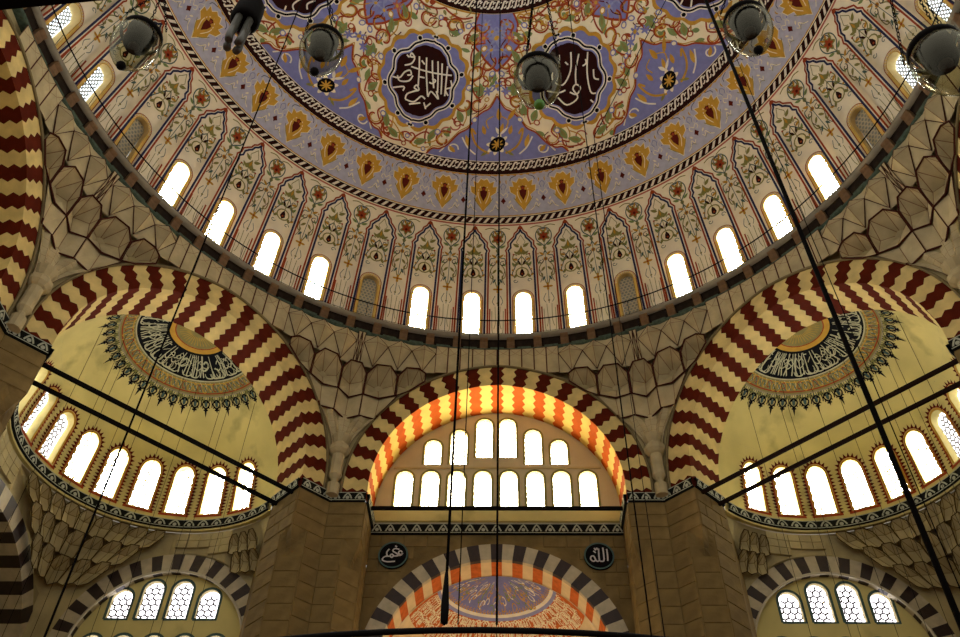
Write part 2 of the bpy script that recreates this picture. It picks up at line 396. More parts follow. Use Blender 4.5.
P.stroke([(0, E(12.4)), (0, E(9.6))], .02, 'p_teal', 2, smooth=False); P.disc(0, E(10.2), .05, 'p_olive', 3)
between_paint = P.mesh('between_paint')
for i in range(40):
    link('painted_ogee_panel', bay_paint, ceil, rz=azr(4.5+9*i)); link('painted_flower_spray', between_paint, ceil, rz=azr(9*i))

# rope border, palmette band, chain border
P = Paint(dmap_true); st = 2*PI*RD
def ringband(e0, e1, c, l=0, n=6, u=9.0):
    hw = lambda e: rad(u/2)*RD*cos(rad(e))
    mi = P.mi(c); a = []; m = max(1, math.ceil((e1-e0)/.8))
    for i in range(n+1):
        t = -1+2*i/n; a.append([P.pt(t*hw(e0+(e1-e0)*j/m), E(e0+(e1-e0)*j/m), l) for j in range(m+1)])
    for i in range(n):
        for j in range(m): P.F.append((a[i][j], a[i+1][j], a[i+1][j+1], a[i][j+1])); P.fm.append(mi)
def ringtooth(e0, e1, a0, a1, b0, b1, c, l):     # quad: azimuths a0..a1 at e0, b0..b1 at e1
    mi = P.mi(c); f = lambda a, e: P.pt(rad(a)*RD*cos(rad(e)), E(e), l)
    P.F.append((f(a0, e0), f(a1, e0), f(b1, e1), f(b0, e1))); P.fm.append(mi)
ringband(26.3, 26.6, 'p_rose', 1); ringband(26.8, 28.1, 'p_brown', 1); ringband(28.25, 28.45, 'p_ochre', 1)
for k in range(6):
    a = -4.5+9*k/6; ringtooth(26.95, 27.95, a, a+.62, a+.9, a+1.5, 'p_white', 2)
rope = P.mesh('rope')
for i in range(40): link('rope_border', rope, ceil, rz=azr(9*i))
U = 360/42
P = Paint(dmap_true); ringband(28.4, 36.3, 'p_grey', 1, 6, U)
cx0 = 0; yo = E(32.6)
def pal(S, c, l, dy=0):
    q = [(0, -1.0), (.22, -.62), (.42, -.35), (.36, -.1), (.62, .1), (.66, .42), (.46, .40), (.52, .72), (.30, .62), (.16, .86), (0, .78)]
    q = q+[(-x, y) for x, y in q[::-1][1:-1]]
    P.blob([(S*x*.85, yo+dy+S*y*.82) for x, y in q], c, l, (0, yo+dy))
pal(1.22, 'p_cream', 2); pal(1.15, 'p_gold', 3)
P.stroke([(0, yo-.6), (.25, yo-.15), (.26, yo+.2), (.1, yo+.45), (-.1, yo+.45), (-.26, yo+.2), (-.25, yo-.15)], .035, 'p_cream', 4, closed=True)
P.blob([(0, yo-.38), (.15, yo-.08), (.19, yo+.16), (.07, yo+.2), (.12, yo+.36), (0, yo+.42), (-.12, yo+.36), (-.07, yo+.2), (-.19, yo+.16), (-.15, yo-.08)], 'p_darkred', 5, (0, yo))
P.flower(0, yo+.28, .10, 5, 'p_red', 6)
for s in (-1, 1):
    P.stroke([(s*.48, yo-.2), (s*.3, yo-.5), (s*.12, yo-.72)], .03, 'p_olive', 4)
    P.stroke([(s*.32, yo-.95), (s*.5, yo-.8), (s*.62, yo-.55), (s*.72, yo-.75), (s*.82, yo-.62)], .035, 'p_cream', 3)
    P.stroke([(s*.66, yo+.9), (s*.78, yo+.65), (s*.72, yo+.4), (s*.86, yo+.25), (s*.8, yo+0)], .035, 'p_lgrey', 3)
    P.stroke([(s*.3, yo+.95), (s*.55, yo+.85), (s*.62, yo+.68)], .03, 'p_blue', 3)
    P.leaf(s*.80, yo+.75, .22, .09, -PI/2, 'p_ochre', 3); P.leaf(s*.62, yo-.35, .2, .08, -PI/2+s*.7, 'p_cream', 3)
    P.stroke([(s*.45, yo-.82), (s*.6, yo-.72), (s*.76, yo-.85)], .025, 'p_olive', 3)
    P.disc(s*.7, yo+.1, .04, 'p_field', 3, 6)
palm = P.mesh('palmette')
P = Paint(dmap_true); y2 = E(31.2)
P.blob([(0, y2+.2), (.09, y2+.06), (.13, y2), (.06, y2-.06), (0, y2-.16), (-.06, y2-.06), (-.13, y2), (-.09, y2+.06)], 'p_darkred', 4)
for s in (-1, 1): P.stroke([(0, y2+.3), (s*.14, y2+.45), (s*.22, y2+.3), (s*.12, y2+.2)], .03, 'p_cream', 3); P.stroke([(0, y2+.95), (s*.12, y2+.8), (s*.06, y2+.6)], .03, 'p_field', 3)
pend = P.mesh('pendant')
for i in range(42):
    link('palmette_ornament', palm, ceil, rz=azr(1.25+U*(i+.5))); link('red_pendant_ornament', pend, ceil, rz=azr(1.25+U*i))
def chain(e0, e1, u, n):
    global P
    P = Paint(dmap_true); h = e1-e0
    ringband(e0-.15*h, e0-.02*h, 'p_ochre', 1, 6, u); ringband(e0, e1, 'p_brown', 1, 6, u)
    ym = (e0+e1)/2+.12*h; dr = .27*h
    for k in range(n):
        a = -u/2+u*k/n; da = u/n; q = lambda aa, e: (rad(aa)*RD*cos(rad(e)), E(e))
        P.stroke([q(a+.05*da, ym-dr*.9), q(a+.32*da, ym-dr*.95), q(a+.55*da, ym), q(a+.8*da, ym+dr*.95), q(a+1.12*da, ym+dr*.9)], .13*E(h), 'p_white', 3, n=3)
        P.stroke([q(a+.0*da, ym+dr*.2), q(a+.2*da, ym+dr*.7), q(a+.42*da, ym+dr*.75)], .09*E(h), 'p_white', 2, n=2)
        P.stroke([q(a+.62*da, ym-dr*.75), q(a+.85*da, ym-dr*.7), q(a+1.02*da, ym-dr*.2)], .09*E(h), 'p_white', 2, n=2)
    return P.mesh('chain')
ch1 = chain(36.5, 38.9, 9, 5)
for i in range(40): link('chain_border', ch1, ceil, rz=azr(9*i))
ch2 = chain(65.7, 68.0, 15, 5)
for i in range(24): link('chain_border', ch2, ceil, rz=azr(15*i))

# the blue field: eight lobed medallions with writing, blue cones between them
def field(variant):
    global P
    P = Paint(dmap_true); Y0 = E(51.6)
    # cream ground comes from the shell; blue cone quarters at both sides
    q = lambda a, e: (rad(a)*RD*cos(rad(e)), E(e))
    for s in (-1, 1):
        edge = [(17.0, 39.0), (15.8, 40.2), (14.2, 40.4), (12.4, 41.4), (10.6, 43.2), (9.6, 44.0), (7.6, 45.0), (6.0, 46.9), (4.0, 48.2), (2.0, 49.0), (0, 51.2)]
        row = []
        mi = P.mi('p_field')
        for da, e in edge:
            row.append([P.pt(*q(s*(22.5-da*t/4), e), 1) for t in range(5)])
        for a, b in zip(row, row[1:]):
            for t in range(4): P.F.append((a[t], a[t+1], b[t+1], b[t])); P.fm.append(mi)
        P.stroke([q(s*(22.5-da), e) for da, e in edge], .09, 'p_red', 3)
        P.stroke([q(s*(22.5-da), e+.45) for da, e in edge], .05, 'p_ochre', 2)
        # scrolls on the cone
        P.stroke([q(s*20.5, 40.5), q(s*18, 41.5), q(s*16.5, 43), q(s*15.8, 45), q(s*17, 44)], .10, 'p_ochre', 3)
        P.stroke([q(s*17.2, 40.2), q(s*15.2, 41.4), q(s*13.6, 43.2)], .07, 'p_white', 3)
        P.leaf(*q(s*15.6, 41.4), .75, .22, PI/2+s*.5, 'p_gold', 3); P.leaf(*q(s*12.2, 40.2), .5, .2, PI/2+s*.9, 'p_ochre', 3)
        P.spiral(*q(s*11.5, 40.8), .3, 1.1, 0, s, .07, 'p_white', 3); P.leaf(*q(s*19.4, 44.0), .55, .2, PI/2+s*.5, 'p_ochre', 3)
        P.stroke([q(s*8.5, 39.8), q(s*9.5, 41), q(s*8.6, 41.8)], .07, 'p_white', 3); P.leaf(*q(s*18.5, 40.0), .5, .16, PI/2-s*.9, 'p_olive', 3)
        P.stroke([q(s*21.5, 47.5), q(s*19.6, 46.6), q(s*20.2, 45.2)], .06, 'p_gold', 3)
        # pale field ornaments: big cream leaves with green hearts and red curls
        for a, e, r, ph, c in ((14.6, 47.2, .42, 0, 'p_green'), (10.4, 43.0, .36, 1, 'p_green'), (17.6, 52.6, .40, 2, 'p_green'), (16.0, 58.0, .42, 3, 'p_green'), (8.6, 61.5, .40, 1.5, 'p_green'), (19.5, 62.0, .3, .5, 'p_olive')):
            x, y = q(s*a, e); P.leaf(x, y, r*1.5, r*.7, ph+PI/2, c, 2); P.stroke([(x-.1, y-.1), (x+r*cos(ph+1.4), y+r*sin(ph+1.4))], .03, 'p_olive', 3)
        for a, e, r, ph, sg in ((13.4, 49.4, .55, 2.2, 1), (17.0, 49.6, .45, 0, -1), (9.0, 42.2, .5, 1, 1), (15.6, 55.4, .5, 4, 1), (19.5, 56.8, .42, 1, -1), (13.6, 61.2, .5, 2, -1), (5.5, 62.6, .48, 0, 1), (17.6, 63.4, .4, 3, 1)):
            P.spiral(*q(s*a, e), r, 1.0, ph, sg*s, .085, 'p_red', 3); P.spiral(*q(s*a, e), r*.8, .9, ph+.2, sg*s, .05, 'p_ochre', 4)
        for a, e, c in ((12.0, 45.6, 'p_red'), (16.4, 46.6, 'p_field'), (19.0, 53.4, 'p_red'), (14.0, 52.4, 'p_field'), (18.0, 59.6, 'p_ochre'), (11.2, 63.2, 'p_field'), (21.0, 55.2, 'p_field'), (7.2, 43.4, 'p_field')):
            P.disc(*q(s*a, e), .16, c, 4); P.disc(*q(s*a, e), .10, 'p_cream', 5, 8)
        # bloom hanging from the inner chain
        e2 = [(6.0, 65.6), (7.0, 63.5), (6.0, 61.5), (6.6, 60.0), (4.4, 58.6), (3.0, 57.4), (0, 55.6)]; row = []
        mi = P.mi('p_field')
        for da, e in e2: row.append([P.pt(*q(s*(22.5-da*1.25*t/3), e), 2) for t in range(4)])
        for a, b in zip(row, row[1:]):
            for t in range(3): P.F.append((a[t], a[t+1], b[t+1], b[t])); P.fm.append(mi)
        P.stroke([q(s*(22.5-da*1.25), e) for da, e in e2], .10, 'p_red', 3)
        for a, e, c in ((20.8, 62.6, 'p_lav'), (18.2, 63.8, 'p_lav'), (20.6, 59.4, 'p_lav'), (17.6, 61.4, 'p_rose')): P.flower(*q(s*a, e), .28, 6, c, 4); P.disc(*q(s*a, e), .08, 'p_gold', 5, 8)
        P.stroke([q(s*22, 57), q(s*20.4, 58.2), q(s*20.8, 60), q(s*19, 61.2)], .05, 'p_darkred', 4)
        P.stroke([q(s*12.5, 64.8), q(s*8, 64.2), q(s*3, 64.6), q(0, 65.2)], .09, 'p_red', 3); P.stroke([q(s*12, 64.2), q(s*7, 63.4), q(s*2, 63.6)], .05, 'p_olive', 3)
        P.flower(*q(s*19.8, 52.0), .26, 6, 'p_field', 3)
    # flower on the cone axis (half drawn here, full disc at the seam)
    x, y = q(22.5, 42.2)
    P.flower(x, y, .56, 8, 'p_cream', 4, .18); P.disc(x, y, .40, 'p_black', 5, 14); P.flower(x, y, .30, 8, 'p_gold', 6, .35)
    P.leaf(x, y+.6, .5, .2, PI/2, 'p_gold', 4); P.leaf(x, y+.5, .5, .15, PI/2+.7, 'p_white', 4); P.leaf(x, y+.5, .5, .15, PI/2-.7, 'p_white', 4)
    P.leaf(x-.2, y+1.2, .7, .25, PI/2+.4, 'p_ochre', 3); P.leaf(x+.2, y+1.2, .7, .25, PI/2-.4, 'p_ochre', 3); P.flower(*q(22.5, 53), .3, 6, 'p_field', 3); P.disc(*q(22.5, 53), .1, 'p_gold', 4)
    P.flower(*q(22.5, 61.5), .4, 6, 'p_lav', 5); P.disc(*q(22.5, 61.5), .12, 'p_gold', 6)
    # medallion
    def lobes(S, k, d, lo=0): 
        out = []
        for i in range(96):
            a = 2*PI*i/96; r = S*(1-d*abs(sin(k*a/2+PI/2))**3) if k else S
            tip = max(0, 1-abs(((a-PI/2+PI) % (2*PI))-PI)/.42)*lo+max(0, 1-abs(((a+PI/2+PI) % (2*PI))-PI)/.42)*lo
            out.append((r*cos(a)*.97, Y0+r*1.05*sin(a)*(1+tip)))
        return out
    P.blob(lobes(2.42, 16, .07), 'p_ochre', 3, (0, Y0), 4); P.blob(lobes(2.22, 16, .06), 'p_field', 4, (0, Y0), 4)
    P.stroke(lobes(1.78, 8, .10, .20), .21, 'p_white', 5, closed=True, smooth=False); P.stroke(lobes(1.78, 8, .10, .20), .09, 'p_black', 6, closed=True, smooth=False)
    P.blob(lobes(1.60, 8, .10, .16), 'p_brown', 5, (0, Y0), 3)
    for k in range(8):
        a = PI/8+k*PI/4; x, y = 1.98*cos(a)*.97, Y0+1.98*1.05*sin(a)
        P.disc(x, y, .16, 'p_white', 5, 6); P.disc(x, y, .11, 'p_black', 6, 6)
    for s in (-1, 1):
        y = Y0+s*2.25; P.flower(0, y, .22, 4, 'p_white', 5); P.disc(-.05, y, .07, 'p_black', 6, 6); P.disc(.06, y, .07, 'p_black', 6, 6)
    rot = rad(24)*(1 if variant == 0 else -1)
    def T(pts):
        return [((px-270)/122*cos(rot)-(310-py)/125*sin(rot), Y0+(px-270)/122*sin(rot)+(310-py)/125*cos(rot)) for px, py in pts]
    if variant == 0:
        S = [[(190, 150), (205, 165)], [(240, 165), (222, 140), (212, 160), (238, 168), (215, 200), (170, 210)], [(210, 218), (330, 262), (450, 300)], [(268, 160), (258, 240), (240, 335)],
             [(312, 170), (300, 260), (290, 400)], [(345, 190), (338, 260), (333, 360)], [(378, 200), (368, 290), (352, 392)], [(402, 216), (388, 310), (372, 405)], [(432, 238), (412, 330), (392, 420)],
             [(85, 276), (130, 282), (165, 250), (200, 240), (205, 265), (180, 268)], [(118, 268), (128, 300), (185, 302), (215, 272)], [(80, 340), (150, 335), (142, 360)],
             [(150, 410), (165, 380), (210, 366), (242, 360), (232, 330), (215, 345), (235, 362)], [(150, 410), (200, 430), (250, 400), (272, 420)], [(290, 408), (312, 378), (332, 400), (352, 432), (346, 380)],
             [(412, 422), (402, 380), (440, 372), (440, 330)], [(170, 442), (240, 440)], [(262, 440), (267, 482)], [(270, 470), (302, 450)], [(280, 185), (295, 210)], [(330, 300), (350, 315), (330, 330), (310, 320)], [(250, 280), (285, 290)]]
    else:
        S = [[(355, 150), (362, 270), (395, 380), (430, 390)], [(250, 150), (258, 260), (220, 350), (160, 330), (150, 280)], [(300, 160), (290, 260), (300, 340)], [(180, 170), (188, 260), (180, 330)],
             [(268, 390), (310, 400), (330, 360), (300, 340), (285, 370), (320, 420), (260, 470), (200, 430)], [(110, 260), (140, 300), (120, 350), (90, 330)], [(400, 430), (420, 445)], [(330, 230), (350, 215), (345, 190)], [(130, 400), (200, 400), (240, 380)],
             [(220, 210), (240, 225)], [(400, 250), (410, 300), (440, 310)]]
    for k in S: P.stroke(T(k), .075, 'p_white', 7, n=4)
    R = random.Random(5+variant); cone = lambda a: 39+max(0, 12.2*(1-max(0, 22.5-abs(a))/17)**.9)
    for s_ in (-1, 1):
        for a_, e_, L_, ph_ in ((5.2, 41.4, .8, 1.2), (2.0, 40.3, .7, .5), (13.2, 46.0, .7, 2.2), (17.8, 51.0, .7, 1.9), (14.8, 57.0, .7, 1.3), (12.0, 60.5, .7, .9)):
            x, y = q(s_*a_, e_); an = ph_ if s_ > 0 else PI-ph_
            P.leaf(x, y, L_, .34, an, 'p_green', 3); P.leaf(x+.1*cos(an), y+.1*sin(an), L_*.7, .16, an, 'p_olive', 4)
            P.stroke([(x-.2*cos(an), y-.2*sin(an)), (x+.35*cos(an+1), y+.35*sin(an+1)), (x+.85*cos(an+.5), y+.85*sin(an+.5)), (x+1.0*cos(an), y+1.0*sin(an))], .08, 'p_red', 3)
            P.stroke([(x-.15*cos(an), y-.15*sin(an)), (x+.35*cos(an-1), y+.35*sin(an-1)), (x+.8*cos(an-.5), y+.8*sin(an-.5))], .06, 'p_ochre', 3)
    for k in range(430):
        a = R.uniform(-22, 22); e = R.uniform(39.6, 65); x, y = q(a, e)
        if math.hypot(x/.97, (y-Y0)/1.05) < 2.62 or (abs(a) > 5.5 and e < cone(a)+1.2) or (e > 55 and abs(a) > 15.5): continue
        t = R.random(); ph = R.uniform(0, 6.28); sg = R.choice((-1, 1))
        if t < .28: P.spiral(x, y, R.uniform(.22, .42), .95, ph, sg, .075, R.choice(('p_red', 'p_red', 'p_ochre', 'p_rose')), 2)
        elif t < .62: P.leaf(x, y, R.uniform(.3, .6), R.uniform(.14, .26), ph, R.choice(('p_green', 'p_green', 'p_olive', 'p_ochre', 'p_red')), 2)
        elif t < .8: P.disc(x, y, .13, R.choice(('p_red', 'p_field', 'p_ochre')), 3, 8); P.disc(x, y, .08, 'p_cream', 4, 6)
        else: P.stroke([(x, y), (x+.3*cos(ph), y+.3*sin(ph)), (x+.5*cos(ph+.6), y+.5*sin(ph+.6))], .05, R.choice(('p_olive', 'p_darkred')), 2)
    return P.mesh('field')
fA, fB = field(0), field(1)
for i in range(8): link('medallion_field_ornament', fA if i % 2 else fB, ceil, rz=azr(22.5+45*i))
# inner crown of the dome
P = Paint(dmap_true)
def crown():
    q = lambda a, e: (rad(a)*RD*cos(rad(e)), E(e))
    for s in (-1, 1):
        for a, e, r in ((10, 70, .35), (4, 72, .3), (9, 75, .3)): P.spiral(*q(s*a, e), r, 1, a, s, .07, 'p_red', 2); P.leaf(*q(s*a, e), .4, .18, a, 'p_green', 2)
    P.flower(*q(0, 70), .4, 6, 'p_field', 3)
    return P.mesh('crown')
cr = crown()
for i in range(12): link('crown_ornament', cr, ceil, rz=azr(30*i))

# dome windows
P = Paint(dmap)
def arch_border(w0, w1, c, l, n=12):
    a = arch_pts(HW[0], HW[1]+w0, HW[2], HW[3], n); b = arch_pts(HW[0], HW[1]+w1, HW[2], HW[3], n); mi = P.mi(c)
    ia = [P.pt(x, y, l) for x, y in a]; ib = [P.pt(x, y, l) for x, y in b]
    for i in range(len(a)-1): P.F.append((ia[i], ia[i+1], ib[i+1], ib[i])); P.fm.append(mi)
M('p_palegold', '#e3c06a', var=.1); arch_border(0, .15, 'p_palegold', 1); arch_border(.13, .165, 'p_red', 2); arch_border(0, .02, 'p_ochre', 2)
for k in range(13):
    a = PI*k/12; r = HW[1]+.085; P.disc(r*cos(a), HW[3]+r*sin(a), .045, 'p_cream', 2, 8); P.disc(r*cos(a), HW[3]+r*sin(a), .02, 'p_red', 3, 6)
for s in (-1, 1):
    for k in range(12): P.disc(s*(HW[1]+.085), HW[3]-.22*(k+1), .035, 'p_cream', 2, 6)
dborder = ('painted_border', P.mesh('dome_window_border'))
dw = window_meshes('dome_window', dmap, HW, .45, 'pane_dome', pitch=.14, lw=.03)
dwc = window_meshes('dome_window_cool', dmap, HW, .45, 'pane_cool', pitch=.15, lw=.035)
dwb = window_meshes('dome_blind_window', dmap, HW, .30, 'pane_blind', 'white_frame', pitch=.17, lw=.035)
for i in range(40):
    az = 4.5+9*i; a = (az+180) % 360-180
    if i % 5 == 2: place_window(dwb, 'blind arched dome window with grey panes over a muqarnas pendentive', (0, 0, 0), azr(az), 'blind dome windows', [dborder])
    elif abs(a) > 62: place_window(dwc, 'bluish lattice window with gold border at the base of the great dome, over a flank arch', (0, 0, 0), azr(az), 'bluish dome windows', [dborder])
    else: place_window(dw, 'bright arched window with gold border at the base of the great dome', (0, 0, 0), azr(az), 'bright dome windows', [dborder])

# ================================================================== gallery cornice of the dome
TR = [0]
def trim(label, cat='cornice', **k): TR[0] += 1; return struct('trim_%d' % TR[0], label, cat, **k)
RL = 14.95
gc = trim('dark bracketed ring cornice carrying the narrow gallery under the dome windows')
link('gallery_slab', lathe('gallery_slab', [(15.65, ZR), (RL, ZR), (RL-.02, ZR-.05), (RL+.02, ZR-.20), (RL+.16, ZR-.22)], 'cornice_grey', n=160), gc)
link('dark_fascia', lathe('dark_fascia', [(RL+.14, ZR-.2), (RL+.26, ZR-.30), (RL+.30, ZR-.72), (RL+.22, ZR-.78)], 'cornice_dark', n=160), gc)
link('lower_moulding', lathe('lower_moulding', [(RL+.20, ZR-.74), (RL+.13, ZR-.78), (RL+.13, ZR-.86), (RL+.2, ZR-.92), (RL+.5, ZR-.95)], 'cornice_teal', n=160), gc)
def bracket():
    V = []; F = []; prof = [(.02, -.2), (.0, -.3), (.10, -.40), (.12, -.62), (.2, -.74), (.34, -.74), (.34, -.2)]
    for x in (-.17, .17): V += [(x, RL+a, ZR+b) for a, b in prof]
    k = len(prof); F.append(tuple(range(k))); F.append(tuple(range(2*k-1, k-1, -1)))
    for i in range(k): j = (i+1) % k; F.append((i, i+k, j+k, j))
    return mesh('bracket', V, F, 'cornice_bracket')
br = bracket(); pan = box_data('coffer', -.36, .36, RL+.2, RL+.32, ZR-.66, ZR-.3, 'cornice_dark')
tealdrop = box_data('drop', -.30, .30, RL+.17, RL+.24, ZR-.74, ZR-.66, 'cornice_teal')
for i in range(80): link('bracket', br, gc, rz=azr(4.5*i+2.25)); link('coffer_panel', pan, gc, rz=azr(4.5*i)); link('painted_drop', tealdrop, gc, rz=azr(4.5*i))
rl = thing('gallery_railing', 'thin iron railing running round the gallery beneath the dome windows', 'railing', (0, 0, 0))
ringpts = lambda r, z, n=160: [(r*sin(2*PI*i/n), r*cos(2*PI*i/n), z) for i in range(n)]
link('handrail', tube('handrail', ringpts(RL+.08, ZR+.95), .028, 'iron', 6, True), rl)
link('lower_rail', tube('lower_rail', ringpts(RL+.08, ZR+.12), .012, 'iron', 4, True), rl)
post = tube('post', [(0, RL+.08, ZR), (0, RL+.08, ZR+.95)], .012, 'iron', 4)
for i in range(160): link('post', post, rl, rz=azr(2.25*i))

# ================================================================== octagon: arches, pendentives
AP = 14.9; ZSP = 20.55; ZC0 = 21.3
def arch_curve(w_, d, n=200):    # pointed stilted arch as polyline (u, z), left spring to right spring
    R = w_+d; top = math.acos(d/R); L = [(-w_, ZSP)]
    for i in range(n//2+1):
        a = top*i/(n//2); L.append((d-R*cos(a), ZC0+R*sin(a)))
    return L+[(-x, z) for x, z in L[::-1][1:]]
def arclen(C):
    s = [0]
    for a, b in zip(C, C[1:]): s.append(s[-1]+math.hypot(b[0]-a[0], b[1]-a[1]))
    return s
class Curve:
    def __init__(c, pts): c.p = pts; c.s = arclen(pts)
    def at(c, t):
        q = min(max(t, 0), 1)*c.s[-1]; lo, hi = 0, len(c.s)-1
        while hi-lo > 1:
            m = (lo+hi)//2
            if c.s[m] <= q: lo = m
            else: hi = m
        f = (q-c.s[lo])/max(1e-9, c.s[hi]-c.s[lo]); a, b = c.p[lo], c.p[hi]; return a[0]+(b[0]-a[0])*f, a[1]+(b[1]-a[1])*f
def ext_u(z):                    # half width of the extrados at height z
    h = z-ZC0
    return 5.78 if h <= 0 else (math.sqrt(max(0, 6.075**2-h*h))-.295 if h < 6.068 else 0)
def ext_z(u):
    u = abs(u); return ZC0+math.sqrt(max(0, 6.075**2-(u+.295)**2)) if u < 5.78 else ZSP
INN, OUT = Curve(arch_curve(4.83, .22)), Curve(arch_curve(5.78, .295))
NV = 37
def zig(i, k, n, amp): return 0 if i in (0, NV) else amp*(1 if k % 2 else -1)*(1 if 0 < k < n else .0)
def voussoirs(inn, out, y0, y1, nv, zf, zs, amp, mats, skip=0, soff=1.0):
    res = []
    for i in range(nv):
        V = []; F = []
        def j(b, k, n, A): return (b+(0 if b in (0, nv) else A*(1 if k % 2 else -1)))/nv
        for k in range(zf+1):                       # front face
            f = k/zf
            for b in (i, i+1):
                t = j(b, k, zf, amp if zf > 1 else 0); a = inn.at(t); o = out.at(t); V.append((a[0]+(o[0]-a[0])*f, y0, a[1]+(o[1]-a[1])*f))
        for k in range(zf): a = 2*k; F.append((a, a+1, a+3, a+2))
        b0 = len(V)
        for k in range(zs+1):                       # soffit
            f = k/zs
            for b in (i, i+1):
                t = j(b, k, zs, amp if zs > 1 else 0); a = inn.at(t); V.append((a[0], y0+(y1-y0)*f, ZC0+(a[1]-ZC0)*(1-(1-soff)*f) if soff != 1 else a[1]))
        for k in range(zs): a = b0+2*k; F.append((a, a+2, a+3, a+1))
        b0 = len(V)
        for y in (y0, y1):
            for b in (i, i+1): o = out.at(b/nv); V.append((o[0], y, o[1]))
        F.append((b0, b0+1, b0+3, b0+2))
        res.append(mesh('voussoir', V, F, mats[0] if (i+skip) % 2 == 0 else mats[1]))
    return res
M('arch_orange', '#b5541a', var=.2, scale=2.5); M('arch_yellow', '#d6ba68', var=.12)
VS = voussoirs(INN, OUT, AP, AP+1.84, NV, 5, 9, .13, ('arch_red', 'arch_cream'))
edge_pts = [(x*1.006, AP-.04, z+.03) for x, z in [OUT.at(i/70) for i in range(71)]]
arch_edge = tube('arch_edge', edge_pts, .055, 'arch_edge', 6)
# wall plate over each arch (backing of the pendentives)
def fplate(x, y, d): return Vector((x, AP+.45+d, y))
plate = panel('spandrel', fplate, -6.6, 6.6, lambda x: ext_z(x)-.03 if abs(x) < 5.75 else 20.4, lambda x: 29.0, [], 'stone_light', dx=.2, dy=3)
link_top = lathe('ring_back', [(15.45, 28.3), (15.45, ZR-.5)], 'stone_light', n=80)
FACES = [(0, 'over the qibla windows'), (-45, 'opening to the left exedra'), (45, 'opening to the right exedra'), (-90, 'on the left flank of the hall'), (90, 'on the right flank of the hall')]
for az, where in FACES:
    t = trim('great arch of red and cream zigzag voussoirs '+where, 'arch', rz=azr(az))
    for k, v in enumerate(VS):
        if az == 0:              # on the qibla arch the soffit faces are recoloured orange and yellow
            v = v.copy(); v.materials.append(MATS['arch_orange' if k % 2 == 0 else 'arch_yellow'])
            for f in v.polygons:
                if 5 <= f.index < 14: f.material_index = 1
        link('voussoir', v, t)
    link('extrados_moulding', arch_edge, t)
    wl = struct('wall_spandrel_%d' % (az % 360), 'pale stone spandrel wall behind the muqarnas '+where, 'wall', rz=azr(az), data=plate)
struct('wall_drum', 'pale stone drum ring between muqarnas and gallery cornice', 'wall', data=link_top)

# muqarnas pendentives
def r_of(psi, z):                # plan radius at azimuth psi (deg from the octagon corner)
    ro = AP/cos(rad(22.5-abs(psi))); k = [(22.5, 0), (24.55, .10), (25.65, .25), (26.9, .5), (28.6, 1.0), (30, 1)]
    for (a, b), (c, d) in zip(k, k[1:]):
        if a <= z <= c: wgt = b+(d-b)*(z-a)/(c-a); break
    else: wgt = 0 if z < 22.5 else 1
    return ro*(1-wgt)+15.06*wgt
def pol(psi, z, d=0):
    r = r_of(psi, z)+d; return Vector((r*sin(rad(psi)), r*cos(rad(psi)), z))
def beta(z): return 22.5-deg(math.atan(ext_u(z)/AP))
def faceted(name, V, F, mats=('muqarnas', 'muqarnas_line', 'muqarnas_seam'), th=.05):
    bm = bmesh.new(); vs = [bm.verts.new(v) for v in V]
    for f in F:
        try: bm.faces.new([vs[i] for i in f])
        except ValueError: pass
    bm.normal_update()
    allf = bm.faces[:]
    r = bmesh.ops.inset_region(bm, faces=allf, thickness=th, use_boundary=True, use_even_offset=True)
    for f in r['faces']: f.material_index = 1
    keep = [f for f in bm.faces if f.material_index == 0]
    r = bmesh.ops.inset_individual(bm, faces=keep, thickness=th*.35, use_even_offset=True)
    for f in r['faces']: f.material_index = 2
    me = bpy.data.meshes.new(name); bm.to_mesh(me); bm.free()
    for m in mats: me.materials.append(MATS[m])
    return me
def niche(P4, dep, jag=.0):      # P4(s, t, d): cell coordinates in 0..1, d = depth in metres
    pts = [(0, 0, 0), (.5, -jag, .08), (1, 0, 0), (0, .55, .0), (.5, .50, dep), (1, .55, .0), (0, 1, -.06), (.5, .86, dep*.45), (1, 1, -.06), (.5, 1.0, -.02)]
    V = [P4(*p) for p in pts]
    F = [(0, 1, 4, 3), (1, 2, 5, 4), (3, 4, 7, 6), (4, 5, 8, 7), (6, 7, 9), (7, 8, 9)]
    return V, F
def kite(P4, h):
    pts = [(.5, 1, .0), (.10, .74, .0), (.90, .74, .0), (.5, .62, -h), (.5, .03, .0)]
    V = [P4(*p) for p in pts]
    return V, [(1, 3, 0), (3, 2, 0), (1, 4, 3), (3, 4, 2)]
def recess(P4, dep):
    pts = [(0, 1, .02), (.5, 1, .03), (1, 1, .02), (0, .45, dep), (.10, .74, .04), (.9, .74, .04), (1, .45, dep), (.5, .0, .04), (0, 0, .03), (1, 0, .03)]
    V = [P4(*p) for p in pts]
    return V, [(0, 4, 1), (1, 5, 2), (0, 3, 4), (2, 5, 6), (3, 8, 7, 4), (6, 5, 7, 9)]
def rects(P4):
    V = [P4(*p) for p in [(0, 0, 0), (1, 0, 0), (1, 1, 0), (0, 1, 0), (.5, .72, -.05), (.0, .66, .0), (1, .66, 0)]]
    return V, [(0, 1, 6, 4, 5), (5, 4, 3), (4, 6, 2), (3, 4, 2)]
def hood(P4, dep):               # house-shaped concave niche: outline indices 0..6
    pts = [(0, 0, 0), (.5, -.10, .06), (1, 0, 0), (1, .70, 0), (.74, 1, -.06), (.26, 1, -.06), (0, .70, 0), (.07, .56, dep*.5), (.5, .60, dep), (.93, .56, dep*.5)]
    return [P4(*p) for p in pts], [(0, 1, 8, 7), (1, 2, 9, 8), (0, 7, 6), (2, 3, 9), (6, 7, 5), (7, 8, 5), (8, 4, 5), (8, 9, 4), (9, 3, 4)]
